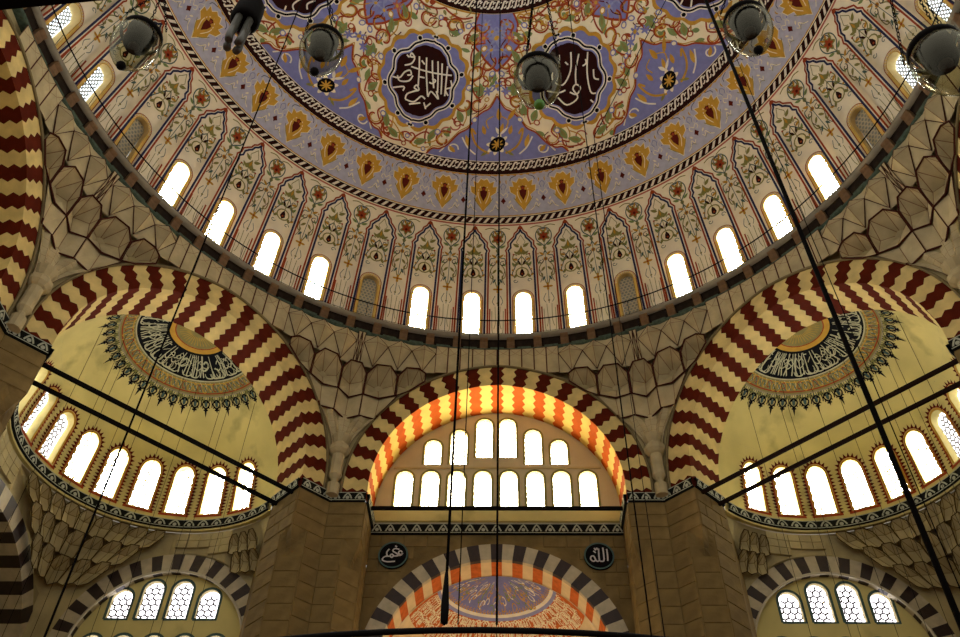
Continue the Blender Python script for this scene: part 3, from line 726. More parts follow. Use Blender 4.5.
def seamed(name, V, F, mats=('muqarnas', 'muqarnas_seam'), th=.014):
    bm = bmesh.new(); vs = [bm.verts.new(v) for v in V]
    for f in F: bm.faces.new([vs[i] for i in f])
    bm.normal_update(); r = bmesh.ops.inset_individual(bm, faces=bm.faces[:], thickness=th, use_even_offset=True)
    for f in r['faces']: f.material_index = 1
    me = bpy.data.meshes.new(name); bm.to_mesh(me); bm.free()
    for m in mats: me.materials.append(MATS[m])
    return me
def build_sector():
    out = []
    zt, z1, z2, z3, z4 = 28.58, 27.02, 25.62, 24.58, 22.9
    def low(psi, z):             # not below the extrados
        u = AP*math.tan(rad(22.5-abs(psi))); return max(z, ext_z(u)+.06)
    V = []; F = []; na = 44; nz = 12          # backing shell behind all cells
    for i in range(na+1):
        a = -22.5+45*i/na
        for k in range(nz+1): lo_ = max(low(a, 22.0)-.1, 22.0); V.append(pol(a, lo_+(28.75-lo_)*k/nz, .62))
    for i in range(na):
        for k in range(nz): q = i*(nz+1)+k; F.append((q, q+1, q+nz+2, q+nz+1))
    out.append(('backing_shell', mesh('backing_shell', V, F, 'muqarnas')))
    # tier one: three kites either side of a pair of slender ribs, small panels towards the arch crowns
    W = 3.92
    for sg in (-1, 1):
        for i in range(3):
            a = .62+W*i
            f = lambda s, t, d, a=a: pol(sg*(a+W*s), low(a+W*s, z1)+(zt-low(a+W*s, z1))*t, d)
            V = [f(.5, 1, .02), f(0, .70, .0), f(1, .70, .0), f(.5, .60, -.38), f(.5, .02, .0)]
            out.append(('kite_facet', seamed('kite_facet', V, [(1, 3, 0), (3, 2, 0), (1, 4, 3), (3, 4, 2)])))
            out.append(('edge_line', tube('edge_line', [V[0], V[1], V[4], V[2]], .026, 'muqarnas_line', 4, True, False)))
            V = [f(0, .70, .02), f(0, 0, .04), f(.5, .0, .04), f(.5, .02, .04), f(1, .7, .02), f(1, 0, .04), f(0, 1, .12), f(.5, 1, .05), f(1, 1, .12)]
            out.append(('recess_panel', mesh('recess_panel', V, [(0, 1, 2), (2, 5, 4), (0, 7, 6), (4, 8, 7)], 'muqarnas')))
        f = lambda s, t, d: pol(sg*.62*s, z1+(zt-z1)*t, d)
        out.append(('slender_rib', seamed('slender_rib', [f(.05, 0, .0), f(1, 0, .0), f(1, 1, .0), f(.05, 1, .0), f(.5, .5, -.08)], [(0, 1, 4), (1, 2, 4), (2, 3, 4), (3, 0, 4)], ('muqarnas', 'muqarnas_line'), .02)))
        for i in range(5):
            W2 = (22.5-.62-3*W)/5; a = .62+3*W+W2*i
            f = lambda s, t, d, a=a: pol(sg*(a+W2*s), low(a+W2*s, z1)+(zt-low(a+W2*s, z1))*t, d)
            out.append(('small_panel', faceted('small_panel', *rects(f), th=.022)))
    def cells(zb, ztop, cuts, kind):
        for p0, p1 in cuts:
            def f(s, t, d):
                a = p0+(p1-p0)*s; z = (max(zb, low(a, zb))+.02 if kind else zb)+(ztop-(max(zb, low(a, zb))+.02 if kind else zb))*t
                m = beta(max(z, 24.0))-.12; return pol(min(max(a, -m), m), z, d-.05)
            if kind:
                V, F = hood(f, .8 if p1-p0 > 4 else .6); out.append(('muqarnas_niche', seamed('muqarnas_niche', V, F)))
                out.append(('edge_line', tube('edge_line', V[:7], .038, 'muqarnas_line', 5, True, False)))
            else:
                V = [f(0, 0, 0), f(.5, -.14, .05), f(1, 0, 0), f(1, .97, 0), f(.5, .88, .16), f(0, .97, 0)]
                out.append(('muqarnas_panel', seamed('muqarnas_panel', V, [(0, 1, 4, 5), (1, 2, 3, 4)])))
                out.append(('edge_line', tube('edge_line', V[:3], .038, 'muqarnas_line', 5, False, False)))
                out.append(('edge_line', tube('edge_line', [V[2], V[3]], .02, 'muqarnas_line', 4, False, False)))
    cells(z2, z1+.06, [(-1.85, 1.85), (2.0, 6.6), (-6.6, -2.0), (6.8, 11.0), (-11.0, -6.8)], True)
    cells(z3, z2, [(-1.85, 1.85), (1.95, 6.9), (-6.9, -1.95)], False)
    # fan and pendant colonette
    V = []; F = []; n = 9
    for j in range(7):
        t = j/6; z = z4+(z3-z4)*t; b = 1.2+(beta(z3)-1.2)*t**1.6
        for i in range(n):
            s = -1+2*i/(n-1); p = pol(b*s, max(z, 22.6), (.10 if i % 2 else -.05)*(.3+t)-.25*(1-t)*(1-s*s)); V.append(p)
    for j in range(6):
        for i in range(n-1): a = j*n+i; F.append((a, a+1, a+n+1, a+n))
    out.append(('fluted_fan', faceted('fluted_fan', V, F, th=.012)))
    # plain spandrel skin under the fan, following both faces down to the pier cornice
    V = []; F = []
    zz = [24.6, 24, 23.4, 22.8, 22.2, 21.6, 21, 20.6]
    for z in zz:
        b = beta(z)
        for s in (-1, -.5, 0, .5, 1): p = pol(b*s, z, .06); V.append(p)
    for j in range(len(zz)-1):
        for i in range(4): a = j*5+i; F.append((a, a+1, a+6, a+5))
    out.append(('corner_skin', mesh('corner_skin', V, F, 'stone_light')))
    prof = [(0, 20.6), (.24, 20.62), (.24, 21.12), (.12, 21.22), (.14, 21.32), (.26, 21.5), (.24, 21.6), (.24, 22.45), (.32, 22.5), (.42, 22.62), (.42, 22.8), (.32, 22.92), (.27, 23.0), (.40, 23.35)]
    col = lathe('colonette', prof, 'muqarnas', n=10, smooth=False)
    col.transform(Matrix.Translation((0, AP/cos(rad(22.5))-.24, 0)))
    out.append(('pendant_colonette', col))
    return out
sector = build_sector()
for az, nm in ((-22.5, 'between the qibla arch and left exedra arch'), (22.5, 'between the qibla arch and right exedra arch'), (-67.5, 'between left exedra arch and left flank arch'), (67.5, 'between right exedra arch and right flank arch')):
    t = trim('faceted muqarnas pendentive with dark red edge lines '+nm, 'pendentive', rz=azr(az))
    for n, me in sector: link(n, me, t)

# ================================================================== piers with frieze cornice
ZP = 20.5
HALF = AP*math.tan(rad(22.5))
def in_sector(az_face, u, v, az_c):          # face coordinates to the frame whose +Y is azimuth az_c
    a = rad(az_face-az_c); return Vector((u*cos(a)+v*sin(a), -u*sin(a)+v*cos(a), 0))
VT = Vector((0, AP/cos(rad(22.5)), 0))
def side(s, k):                  # outline from the corner out along one face and into the jamb
    c = in_sector(s*22.5, -s*4.83, AP, 0); j = in_sector(s*22.5, -s*4.83, AP+1.75, 0); return c, j
CR, JR = side(1, 0); CLf, JL = side(-1, 0)
def prism(name, pts, z0, z1, mat):
    n = len(pts); V = [(p.x, p.y, z) for z in (z0, z1) for p in pts]
    F = [(i, (i+1) % n, n+(i+1) % n, n+i) for i in range(n)]+[tuple(range(n))[::-1], tuple(range(n, 2*n))]
    return mesh(name, V, F, mat)
up_plan = [JL+Vector((0, 1.5, 0)), JL, CLf, VT, CR, JR, JR+Vector((0, 1.5, 0))]
ch = .62
def chamfer(c, j): a = c+(VT-c).normalized()*ch; b = c+(j-c).normalized()*ch; return a, b
aR, bR = chamfer(CR, JR); aL, bL = chamfer(CLf, JL)
lo_plan = [JL+Vector((0, 1.5, 0)), JL, bL, aL, VT, aR, bR, JR, JR+Vector((0, 1.5, 0))]
pier_up = prism('pier_upper', up_plan, 18.9, ZP, 'stone'); pier_lo = prism('pier_lower', lo_plan, 0, 18.9, 'stone')
def corbel(c, a, b, s):
    V = []; F = []; tip = (a+b)/2
    rows = [(18.95, 1.0), (18.7, .86), (18.45, .55), (18.2, .28), (17.9, 0)]
    out = (c-tip)
    for z, k in rows:
        m = tip+out*k; V += [a+(m-a)*.0+Vector((0, 0, z)), (a+m)/2+(out.normalized()*-.10 if 0 < k < 1 else Vector())+Vector((0, 0, z)), m+Vector((0, 0, z)), (b+m)/2+(out.normalized()*-.10 if 0 < k < 1 else Vector())+Vector((0, 0, z)), b+Vector((0, 0, z))]
    for j in range(len(rows)-1):
        for i in range(4): q = j*5+i; F.append((q, q+1, q+6, q+5))
    return faceted('corbel', V, F, ('stone', 'squinch_seam', 'squinch_seam'), th=.02)
corbels = [corbel(CR, aR, bR, 1), corbel(CLf, aL, bL, -1)]
def frieze(path, z0=ZP-.02, h=.36, proud=.10, unit=.34, flip=False):     # dark cresting frieze along a polyline, one object per length
    out = []
    for p, q in zip(path, path[1:]):
        d = q-p; L = d.length; d = d/L; nrm = Vector((d.y, -d.x, 0))*(1 if not flip else -1)
        f = lambda x, y, dd, p=p, d=d, nrm=nrm: p+d*x+nrm*(proud-dd)+Vector((0, 0, z0+y))
        V = [f(0, 0, .08), f(L, 0, .08), f(L, .05, 0), f(0, .05, 0), f(L, h, -.03), f(0, h, -.03), f(L, h, proud), f(0, h, proud), f(0, 0, proud), f(L, 0, proud)]
        F = [(8, 9, 1, 0), (0, 1, 2, 3), (3, 2, 4, 5), (5, 4, 6, 7)]
        out.append(('frieze_band', mesh('frieze_band', V, F, 'frieze_dark')))
        Pn = Paint(lambda x, y, dd, f=f: f(x, y, dd-.02*y/h-.01)); k = max(1, int(L/unit))
        for i in range(k):
            x = L*(i+.5)/k; u = L/k
            Pn.stroke([(x-u*.34, .08), (x-u*.22, .2), (x, h*.86), (x+u*.22, .2), (x+u*.34, .08)], .06, 'frieze_light', 1, n=2); Pn.disc(x, h*.36, .075, 'frieze_light', 1, 8)
        Pn.stroke([(0, .03), (L, .03)], .03, 'frieze_light', 1, smooth=False); Pn.stroke([(0, h-.02), (L, h-.02)], .03, 'frieze_light', 1, smooth=False)
        out.append(('frieze_cresting', Pn.mesh('frieze_cresting')))
    return out
pier_frieze = frieze([JL, CLf, VT, CR, JR])
# masonry: proud stone blocks on the pier faces
unit_block = {}
def block_mesh(L, h, dp=.03, bev=.03):
    k = (round(L, 2), round(h, 2))
    if k in unit_block: return unit_block[k]
    x0, x1, g = 0.012, L-.012, .012
    V = [(x0, 0, g), (x1, 0, g), (x1, 0, h-g), (x0, 0, h-g), (x0+bev*.5, -dp, g+bev*.5), (x1-bev*.5, -dp, g+bev*.5), (x1-bev*.5, -dp, h-g-bev*.5), (x0+bev*.5, -dp, h-g-bev*.5)]
    F = [(4, 5, 6, 7), (0, 1, 5, 4), (1, 2, 6, 5), (2, 3, 7, 6), (3, 0, 4, 7)]
    unit_block[k] = mesh('stone_block', V, F, R_.choice(('stone', 'stone', 'stone_light')) if False else 'stone'); return unit_block[k]
R_ = random.Random(3)
def courses(parent, p, q, z0, z1, h=.62, bl=1.0, skip=None):      # blocks along p->q, room side on the right of p->q is -normal
    d = (q-p); L = d.length; d /= L; ang = math.atan2(d.y, d.x); n = max(1, round((z1-z0)/h)); hh = (z1-z0)/n
    for j in range(n):
        m = max(1, round(L/bl)); w_ = L/m; o = w_/2 if (j % 2 and m > 1) else 0; x = 0
        xs = [0]+[w_*i+o for i in range(0 if o else 1, m)]+[L]
        for a, b in zip(xs, xs[1:]):
            if b-a < .08: continue
            if skip and skip((a+b)/2, z0+hh*(j+.5), a, b, z0+hh*j, z0+hh*(j+1)): continue
            o_ = link('stone_block', block_mesh(b-a, hh), parent, p+d*a+Vector((0, 0, z0+hh*j)), ang)
for az, nm in ((-22.5, 'left of the qibla bay'), (22.5, 'right of the qibla bay'), (-67.5, 'beyond the left exedra on the left flank'), (67.5, 'beyond the right exedra on the right flank')):
    t = struct('wall_pier_%d' % (az*10 % 3600), 'massive stone pier with chamfered corners '+nm, 'pier', rz=azr(az))
    link('pier_shaft', pier_lo, t); link('pier_head', pier_up, t)
    for c in corbels: link('corner_corbel', c, t)
    for n, me in pier_frieze: link(n, me, t)
    for a, b, z0, z1 in ((JL, bL, 12.5, 18.8), (bL, aL, 12.5, 17.9), (aL, VT, 12.5, 18.9), (VT, aR, 12.5, 18.9), (aR, bR, 12.5, 17.9), (bR, JR, 12.5, 18.8), (CLf, VT, 18.9, 20.45), (VT, CR, 18.9, 20.45), (JL, CLf, 18.9, 20.45), (CR, JR, 18.9, 20.45)):
        courses(t, a, b, z0, z1)

# ================================================================== qibla bay: window wall, frieze, lower arch and apse
YW = AP+1.8
LOW = [(-3.73+i*(3.73+3.64)/7, .34, 21.55, 23.25-.34) for i in range(8)]
UPR = [(-2.66, .34, 23.6, 24.85-.34), (-1.6, .34, 23.6, 25.4-.34), (-.54, .34, 23.95, 26.0-.34), (.44, .34, 23.95, 26.0-.34), (1.5, .34, 23.6, 25.4-.34), (2.56, .34, 23.6, 24.85-.34)]
fw_ = lambda x, y, d: Vector((x, YW+d, y))
def in_z(u):
    u = abs(u); return ZC0+math.sqrt(max(0, 5.05**2-(u+.22)**2))
qw = struct('wall_qibla', 'tympanum wall with two rows of bright arched windows under the qibla arch', 'wall')
link('window_tympanum', panel('tympanum', fw_, -4.83, 4.83, 20.75, lambda x: in_z(x)+.02, LOW+UPR, 'tympanum', dx=.06, dy=3), qw)
link('sloping_ledge', box_data('ledge', -4.83, 4.83, YW-.12, YW, 20.82, 21.38, 'plaster'), qw)
link('string_course', box_data('string', -4.2, 4.2, YW-.05, YW, 23.36, 23.44, 'stone_light'), qw)
for n, me in frieze([Vector((-4.83, YW, 0)), Vector((4.83, YW, 0))], z0=20.25, h=.42, proud=.12, unit=.5): link(n, me, qw)
for k, h in enumerate(LOW+UPR):
    ms = window_meshes('qibla_window', fw_, h, .25, 'pane_front', 'lattice', pitch=.16, lw=.02, reveal='stone_light')
    Pn = Paint(fw_); a = arch_pts(h[0], h[1]+.05, h[2]-.02, h[3], 12); Pn.stroke(a, .09, 'p_olive', 1, smooth=False)
    place_window(ms, 'bright arched window in the lower row under the qibla arch' if k < 8 else 'bright arched window in the stepped upper row under the qibla arch', (0, 0, 0), 0, 'qibla windows lower row' if k < 8 else 'qibla windows upper row', [('painted_border', Pn.mesh('qibla_border'))])
# lower wall with roundels
AZC, ARO, ARI = 15.05, 4.78, 4.12
semi = lambda R, n=80: Curve([(-R*cos(PI*i/n), AZC+R*sin(PI*i/n)) for i in range(n+1)])
apw = lambda u: AZC+math.sqrt(max(0, ARO**2-u*u))-.03 if abs(u) < ARO else AZC
lw_ = struct('wall_mihrab', 'stone wall with two black roundels above the mihrab apse arch', 'wall')
link('apse_wall', panel('apse_wall', lambda x, y, d: Vector((x, YW+.02+d, y)), -4.83, 4.83, lambda x: apw(x) if abs(x) < ARO else 0, 20.3, [], 'stone', dx=.15, dy=4), lw_)
def skip_ap(x, z, a, b, za, zb):
    u0, u1 = a-4.83, b-4.83; return min(abs(u0), abs(u1), abs((u0+u1)/2)) < ARO and za < apw(min(abs(u0), abs(u1)) if u0*u1 > 0 else 0)+.05
courses(lw_, Vector((-4.83, YW+.02, 0)), Vector((4.83, YW+.02, 0)), 15.0, 20.25, .52, .9, skip_ap)
t = trim('striped black and white marble arch with orange soffit over the mihrab apse', 'arch')
NA = 33
for i, v in enumerate(voussoirs(semi(ARI), semi(ARO), YW-.06, YW+.12, NA, 1, 1, 0, ('marble_black', 'marble_white'))): link('voussoir', v, t)
for i, v in enumerate(voussoirs(semi(ARI), semi(ARI+.02), YW+.12, YW+1.12, NA, 1, 1, 0, ('apse_orange', 'apse_cream'))): link('soffit_stripe', v, t)
YA = YW+1.05
apse = struct('wall_apse', 'painted half dome of the mihrab apse with blue medallion and red calligraphy', 'apse')
RA = ARI-.03
link('apse_shell', lathe('apse_shell', [(RA*cos(rad(e)), AZC+RA*sin(rad(e))) for e in range(90, -1, -6)]+[(RA, 0)], 'apse_cream', 40, -90, 90), apse, (0, YA, 0))
def amap(X_, Y_, d):             # X along circumference, Y = angle from apex in metres
    rho = Y_/RA; a = X_/RA; q = RA+d; return Vector((q*sin(rho)*sin(a), YA+q*sin(rho)*cos(a), AZC+q*cos(rho)))
Pn = Paint(amap); W = RA*PI/2*.98
def polar_band(Pn, r0, r1, c, l, R, A=PI/2*.99, n=60, m=14):
    Pn.band(-A*R, A*R, r0, r1, c, l, n, m)
D = rad(1)*RA
polar_band(Pn, .02, 29*D, 'p_field', 1, RA); polar_band(Pn, 29*D, 31*D, 'p_white', 1, RA); polar_band(Pn, 31*D, 33*D, 'p_lav', 1, RA)
polar_band(Pn, 33*D, 52*D, 'apse_orange', 1, RA)
Rr = random.Random(4)
for k in range(110):
    a = Rr.uniform(-1.5, 1.5); r = Rr.uniform(8, 27)*D
    Pn.spiral(a*RA, r, .28, .9, Rr.uniform(0, 6), 1, .06, Rr.choice(('p_gold', 'p_white', 'p_green', 'p_gold')), 2)
for k in range(40):              # scroll edge
    a = (-1.5+3*k/39)*RA; Pn.spiral(a, 27.4*D, .12, .9, 0, 1, .05, 'p_gold', 3)
for rr in range(3): script(Pn, RA*3.0, 6.5*D*1.15, 'p_cream', .05, 3, 40+rr, y0=(33+6*rr)*D, x0=-RA*1.5, dens=1.25)
link('apse_painting', Pn.mesh('apse_painting'), apse)
def roundel(x, z, word, label):
    o = thing('calligraphy_roundel', label, 'roundel', (x, YW-.03, z), 0, None)
    n = 32; R = .56
    V = [(R*cos(2*PI*i/n), -.08, R*sin(2*PI*i/n)) for i in range(n)]+[(R*cos(2*PI*i/n), 0, R*sin(2*PI*i/n)) for i in range(n)]
    link('disc', mesh('roundel_disc', V, [tuple(range(n))]+[(i, (i+1) % n, n+(i+1) % n, n+i) for i in range(n)], 'p_night'), o)
    Pn = Paint(lambda X_, Y_, d: Vector((X_, -.08+d, Y_)), .006, .008)
    Pn.stroke([(.53*cos(2*PI*i/n), .53*sin(2*PI*i/n)) for i in range(n)], .06, 'p_teal', 1, closed=True, smooth=False)
    for st_ in word: Pn.stroke(st_, .055, 'p_lgrey', 2)
    link('lettering', Pn.mesh('lettering'), o)
allah = [[(.30, .28), (.31, 0), (.30, -.22)], [(.16, .34), (.17, 0), (.16, -.20), (.08, -.24), (.0, -.2), (-.01, .0), (0, .30)], [(0, -.2), (-.08, -.24), (-.14, -.18), (-.2, -.02), (-.3, -.04), (-.32, -.16), (-.22, -.24), (-.14, -.18)], [(-.16, .32), (-.12, .24), (-.06, .32), (-.02, .24)], [(-.12, .12), (-.2, .2)]]
muh = [[(.34, .10), (.26, .17), (.20, .08), (.28, .0), (.36, .06), (.30, -.02), (.18, -.04)], [(.22, .22), (.06, .26), (-.02, .16), (.12, .06), (.2, -.04), (.04, -.06)], [(.04, -.06), (-.04, .02), (-.1, -.04), (-.04, -.12), (.02, -.06)], [(-.1, -.06), (-.2, -.06), (-.24, .10), (-.16, .24)], [(-.20, -.06), (-.32, -.10), (-.38, -.22), (-.2, -.3), (.1, -.28)], [(.05, .38), (.12, .32)]]
roundel(-3.86, 19.32, muh, 'black calligraphy roundel reading Muhammad beside the mihrab arch')
roundel(3.80, 19.30, allah, 'black calligraphy roundel reading Allah beside the mihrab arch')

# ================================================================== the two exedrae
VC = 16.62; RX = 4.9; ZX0, ZX1 = 21.4, 26.36
def rx(z): return RX if z <= ZX0 else RX*math.sqrt(max(0, 1-((z-ZX0)/(ZX1-ZX0))**2))
def xmap(X_, z, d): a = X_/RX; r = rx(z)+d; return Vector((r*sin(a), VC+r*cos(a), z))
def xpol(X_, Y_, d):             # polar map round the apex of the half dome; Y = rho * RX
    a, rho = X_/RX, Y_/RX; r = RX+d; return Vector((r*sin(rho)*sin(a), VC+r*sin(rho)*cos(a), ZX0+(ZX1-ZX0+d)*cos(rho)))
DX = rad(1)*RX
XW = lambda k, sh: (rad(16*k+sh)*RX, .37, 21.15, 23.15-.37)
def rsq(a): return RX/cos(rad(abs(a)-45))
BIG = (5.6, 4.85, 13.6); LUN = (3.85, 3.15, 15.55)
def loft_r(a, z):
    t = min(max((20.3-z)/3.2, 0), 1); t = t*t*(3-2*t); return (RX-.05)*(1-t)+rsq(a)*t
def lpol(a, z, d=0): r = loft_r(a, z)+d; return Vector((r*sin(rad(a)), VC+r*cos(rad(a)), z))
med = Paint(xpol, .004, .006)
def make_medallion():
    Pn = med; A = rad(94)
    polar = lambda r0, r1, c, l: Pn.band(-A*RX, A*RX, r0*DX, r1*DX, c, l, 72, max(1, int((r1-r0)/1.2)))
    polar(.3, 10.5, 'p_oliveband', 1); polar(10.5, 11.0, 'p_red', 2); polar(11.0, 13.4, 'p_gold', 1); polar(13.4, 27.5, 'p_night', 1); polar(27.5, 28.1, 'p_silver', 1); polar(28.1, 35.2, 'p_oliveband', 1)
    polar(33.6, 34.2, 'p_red', 2); polar(29.0, 29.4, 'p_gold', 2); polar(35.0, 35.6, 'p_stonepaint', 2)
    R = random.Random(11); kx = lambda a, r: a*sin(rad(r))   # true circumference scale handled by small steps
    def pp(a, r): return (rad(a)*RX, r*DX)
    # writing in the black ring, letters standing on the inner edge
    for k in range(76):
        a = -93+186*k/75+R.uniform(-.8, .8); t = R.random(); w0 = .07
        sc = .35/sin(rad(20))
        if t < .45: Pn.stroke([pp(a, 14.6), pp(a+R.uniform(-2, 2), 20), pp(a+R.uniform(-2, 2), 26)], w0*1.5, 'p_silver', 3, n=2)
        elif t < .75: Pn.stroke([pp(a-5, 24), pp(a-3, 26), pp(a+3, 26.3), pp(a+6, 24.5), pp(a+5, 22.5)], w0*.75, 'p_silver', 3, n=3)
        else: Pn.stroke([pp(a-3, 19), pp(a+1, 17.5), pp(a+4, 19.5), pp(a+1, 21.5), pp(a-3, 22.5), pp(a-6, 21)], w0*.75, 'p_silver', 3, n=3)
        if R.random() < .5: Pn.stroke([pp(a-3, R.uniform(15.5, 22)), pp(a+2, R.uniform(15.5, 22))], w0*.6, 'p_silver', 3, smooth=False)
    for k in range(40):
        a = -92+184*k/39
        Pn.spiral(*pp(a, 31.4), .22, 1, k, 1 if k % 2 else -1, .045, 'p_gold' if k % 3 else 'p_red', 3); Pn.stroke([pp(a-2, 29.7), pp(a, 31), pp(a+2, 33.2)], .05, 'p_teal', 3)
        Pn.stroke([pp(a, 28.5), pp(a+1.5, 30.5), pp(a, 32.8)], .04, 'p_silver', 2)
        if k % 2 == 0: Pn.stroke([pp(a-3, 4), pp(a+2, 6), pp(a+4, 9)], .1, 'p_gold', 2)
    n = 23
    for k in range(n):
        a = -90+180*k/(n-1); L = 45.6 if k % 2 == 0 else 43.6; f = 1.42
        Pn.stroke([pp(a-3.1*f/1.4, 35.5), pp(a-2.2, 37.6), pp(a-.2, 38.4), pp(a+2.2, 37.6), pp(a+3.1, 35.5)], .08, 'p_night', 2, n=3)
        Pn.stroke([pp(a-2.0, 40.2), pp(a-2.6, 38.6), pp(a, 37.2), pp(a+2.6, 38.6), pp(a+2.0, 40.2), pp(a, 41.2)], .075, 'p_night', 3, n=3, closed=True)
        for da in (-2.2, -.8, .8, 2.2): Pn.stroke([pp(a+da, 35.6), pp(a+da*1.5, 36.8), pp(a+da*.6, 38.2)], .05, 'p_teal', 2, n=2)
        Pn.stroke([pp(a-3.9, 37.0), pp(a-3.4, 39.2), pp(a-3.9, 40.6)], .06, 'p_night', 2, n=2); Pn.disc(*pp(a-3.9, 36.6), .09, 'p_olive', 2, 6)
        Pn.disc(*pp(a, 39.2), .10, 'p_teal', 3, 8, .12); Pn.spiral(*pp(a-2.6, 36.6), .1, 1, 0, 1, .05, 'p_olive', 3); Pn.spiral(*pp(a+2.6, 36.6), .1, 1, 3, -1, .05, 'p_olive', 3)
        x, y = pp(a, 41); yb = L*DX
        Pn.blob([(x-.09, y), (x+.09, y), (x+.05, (y+yb)/2), (x, yb), (x-.05, (y+yb)/2)], 'p_night', 3)
        Pn.stroke([pp(a-1.6, 42.0), pp(a+1.6, 42.0)], .06, 'p_night', 3, smooth=False); Pn.stroke([pp(a-2.7, 41.2), pp(a-1.8, 40.2)], .05, 'p_night', 3, smooth=False); Pn.stroke([pp(a+2.7, 41.2), pp(a+1.8, 40.2)], .05, 'p_night', 3, smooth=False)
    return Pn.mesh('half_dome_medallion')
medm = make_medallion()
cap = []
Vc = []; Fc = []; na, nz = 40, 14
for j in range(nz+1):
    ph = math.acos((23.7-ZX0)/(ZX1-ZX0))*(1-j/nz)
    for i in range(na+1): a = -PI/2+PI*i/na; Vc.append((RX*sin(ph)*sin(a), VC+RX*sin(ph)*cos(a), ZX0+(ZX1-ZX0)*cos(ph)))
for j in range(nz):
    for i in range(na): a = j*(na+1)+i; Fc.append((a, a+1, a+na+2, a+na+1))
capm = mesh('half_dome', Vc, Fc, 'plaster', smooth=True)
def ext_of(arc, x): return arc[2]+math.sqrt(max(0, arc[0]**2-x*x)) if abs(x) < arc[0] else 0
def zlow(a, s):                  # lower limit of the squinch surface; qibla side is sign s
    x = rsq(a)*sin(rad(abs(a)-45)); return max(16.2, ext_of(LUN if a*s > 0 else BIG, x+(.2 if a*s > 0 else .6))+.02)
def half_circle(R, zc, n=90): return Curve([(-R*cos(PI*i/n), zc+R*sin(PI*i/n)) for i in range(n+1)])
lun_v = voussoirs(half_circle(LUN[1], LUN[2]), half_circle(LUN[0], LUN[2]), 0, .3, 29, 1, 1, 0, ('marble_black', 'marble_white'), soff=1)
big_v = voussoirs(half_circle(BIG[1], BIG[2]), half_circle(BIG[0], BIG[2]), 0, .02, 31, 1, 1, 0, ('marble_black', 'marble_white'))
big_s = voussoirs(half_circle(BIG[1], BIG[2]), half_circle(BIG[1]+.02, BIG[2]), .02, 3.0, 31, 1, 1, 0, ('marble_black', 'marble_white'))
lun_rim = tube('rim', [(x, -.02, z) for x, z in [half_circle(LUN[1]-.02, LUN[2]).at(i/50) for i in range(51)]], .05, 'white_frame', 6)
fl_ = lambda x, y, d: Vector((x, .3+d, y))
LW1 = [(-1.62, .37, 16.95, 18.1-.37), (-.54, .37, 16.95, 18.45-.37), (.54, .37, 16.95, 18.45-.37), (1.62, .37, 16.95, 18.1-.37)]
LW2 = [(-2.2, .38, 14.5, 16.32-.38), (-1.1, .38, 14.5, 16.32-.38), (0, .38, 14.5, 16.32-.38), (1.1, .38, 14.5, 16.32-.38), (2.2, .38, 14.5, 16.32-.38)]
lun_top = lambda x: LUN[2]+math.sqrt(max(0, (LUN[1]+.3)**2-x*x)) if abs(x) < LUN[1]+.3 else LUN[2]
lun_wall = panel('lunette_wall', fl_, -LUN[1]-.3, LUN[1]+.3, 0, lun_top, LW1+LW2, 'plaster', dx=.25, dy=4)
lun_face = panel('bay_wall', lambda x, y, d: Vector((x, .03+d, y)), -5.1, 4.95, lambda x: ext_of(LUN, x)-.02 if abs(x) < LUN[0]-.01 else 0, 20.3, [], 'stone_light', dx=.2, dy=5)
big_face = panel('side_wall', lambda x, y, d: Vector((x, .03+d, y)), -4.95, 4.95, lambda x: ext_of(BIG, x)-.02, 20.3, [], 'stone_light', dx=.2, dy=5)
def lun_windows():
    out = []
    for row, L in ((0, LW1), (1, LW2)):
        for h in L:
            ms = window_meshes('lunette_window', fl_, h, .18, 'pane_soft', 'lattice_dark', pitch=.25, lw=.036, reveal='stone_light')
            Pn = Paint(fl_); Pn.stroke(arch_pts(h[0], h[1]+.05, h[2]-.03, h[3], 12)+[(h[0]-h[1]-.05, h[2]-.03)], .10, 'p_teal', 1, smooth=False)
            out.append((row, ms, ('painted_border', Pn.mesh('lunette_border'))))
    return out
lunw = lun_windows()
def saw_border(h):
    Pn = Paint(xmap); cx, w_, yb, ys = h
    path = arch_pts(cx, w_, yb, ys, 16)
    o0 = arch_pts(cx, w_+.035, yb, ys, 16); Pn.stroke(o0, .07, 'p_gold', 1, smooth=False)
    C_ = Curve(arch_pts(cx, w_+.10, yb-.1, ys, 16)); n = 34; L = C_.s[-1]
    Pn.stroke(arch_pts(cx, w_+.11, yb-.1, ys, 16), .05, 'p_red', 2, smooth=False)
    for i in range(n):
        a, b, m = C_.at(i/n), C_.at((i+1)/n), C_.at((i+.5)/n); dx, dy = b[0]-a[0], b[1]-a[1]; l = math.hypot(dx, dy); nx, ny = -dy/l, dx/l
        Pn.blob([a, b, (m[0]+nx*.17, m[1]+ny*.17)], 'p_darkred', 2)
    Pn.stroke([(cx-w_-.2, yb-.12), (cx+w_+.2, yb-.12)], .10, 'p_red', 2, smooth=False)
    return Pn.mesh('saw_border')
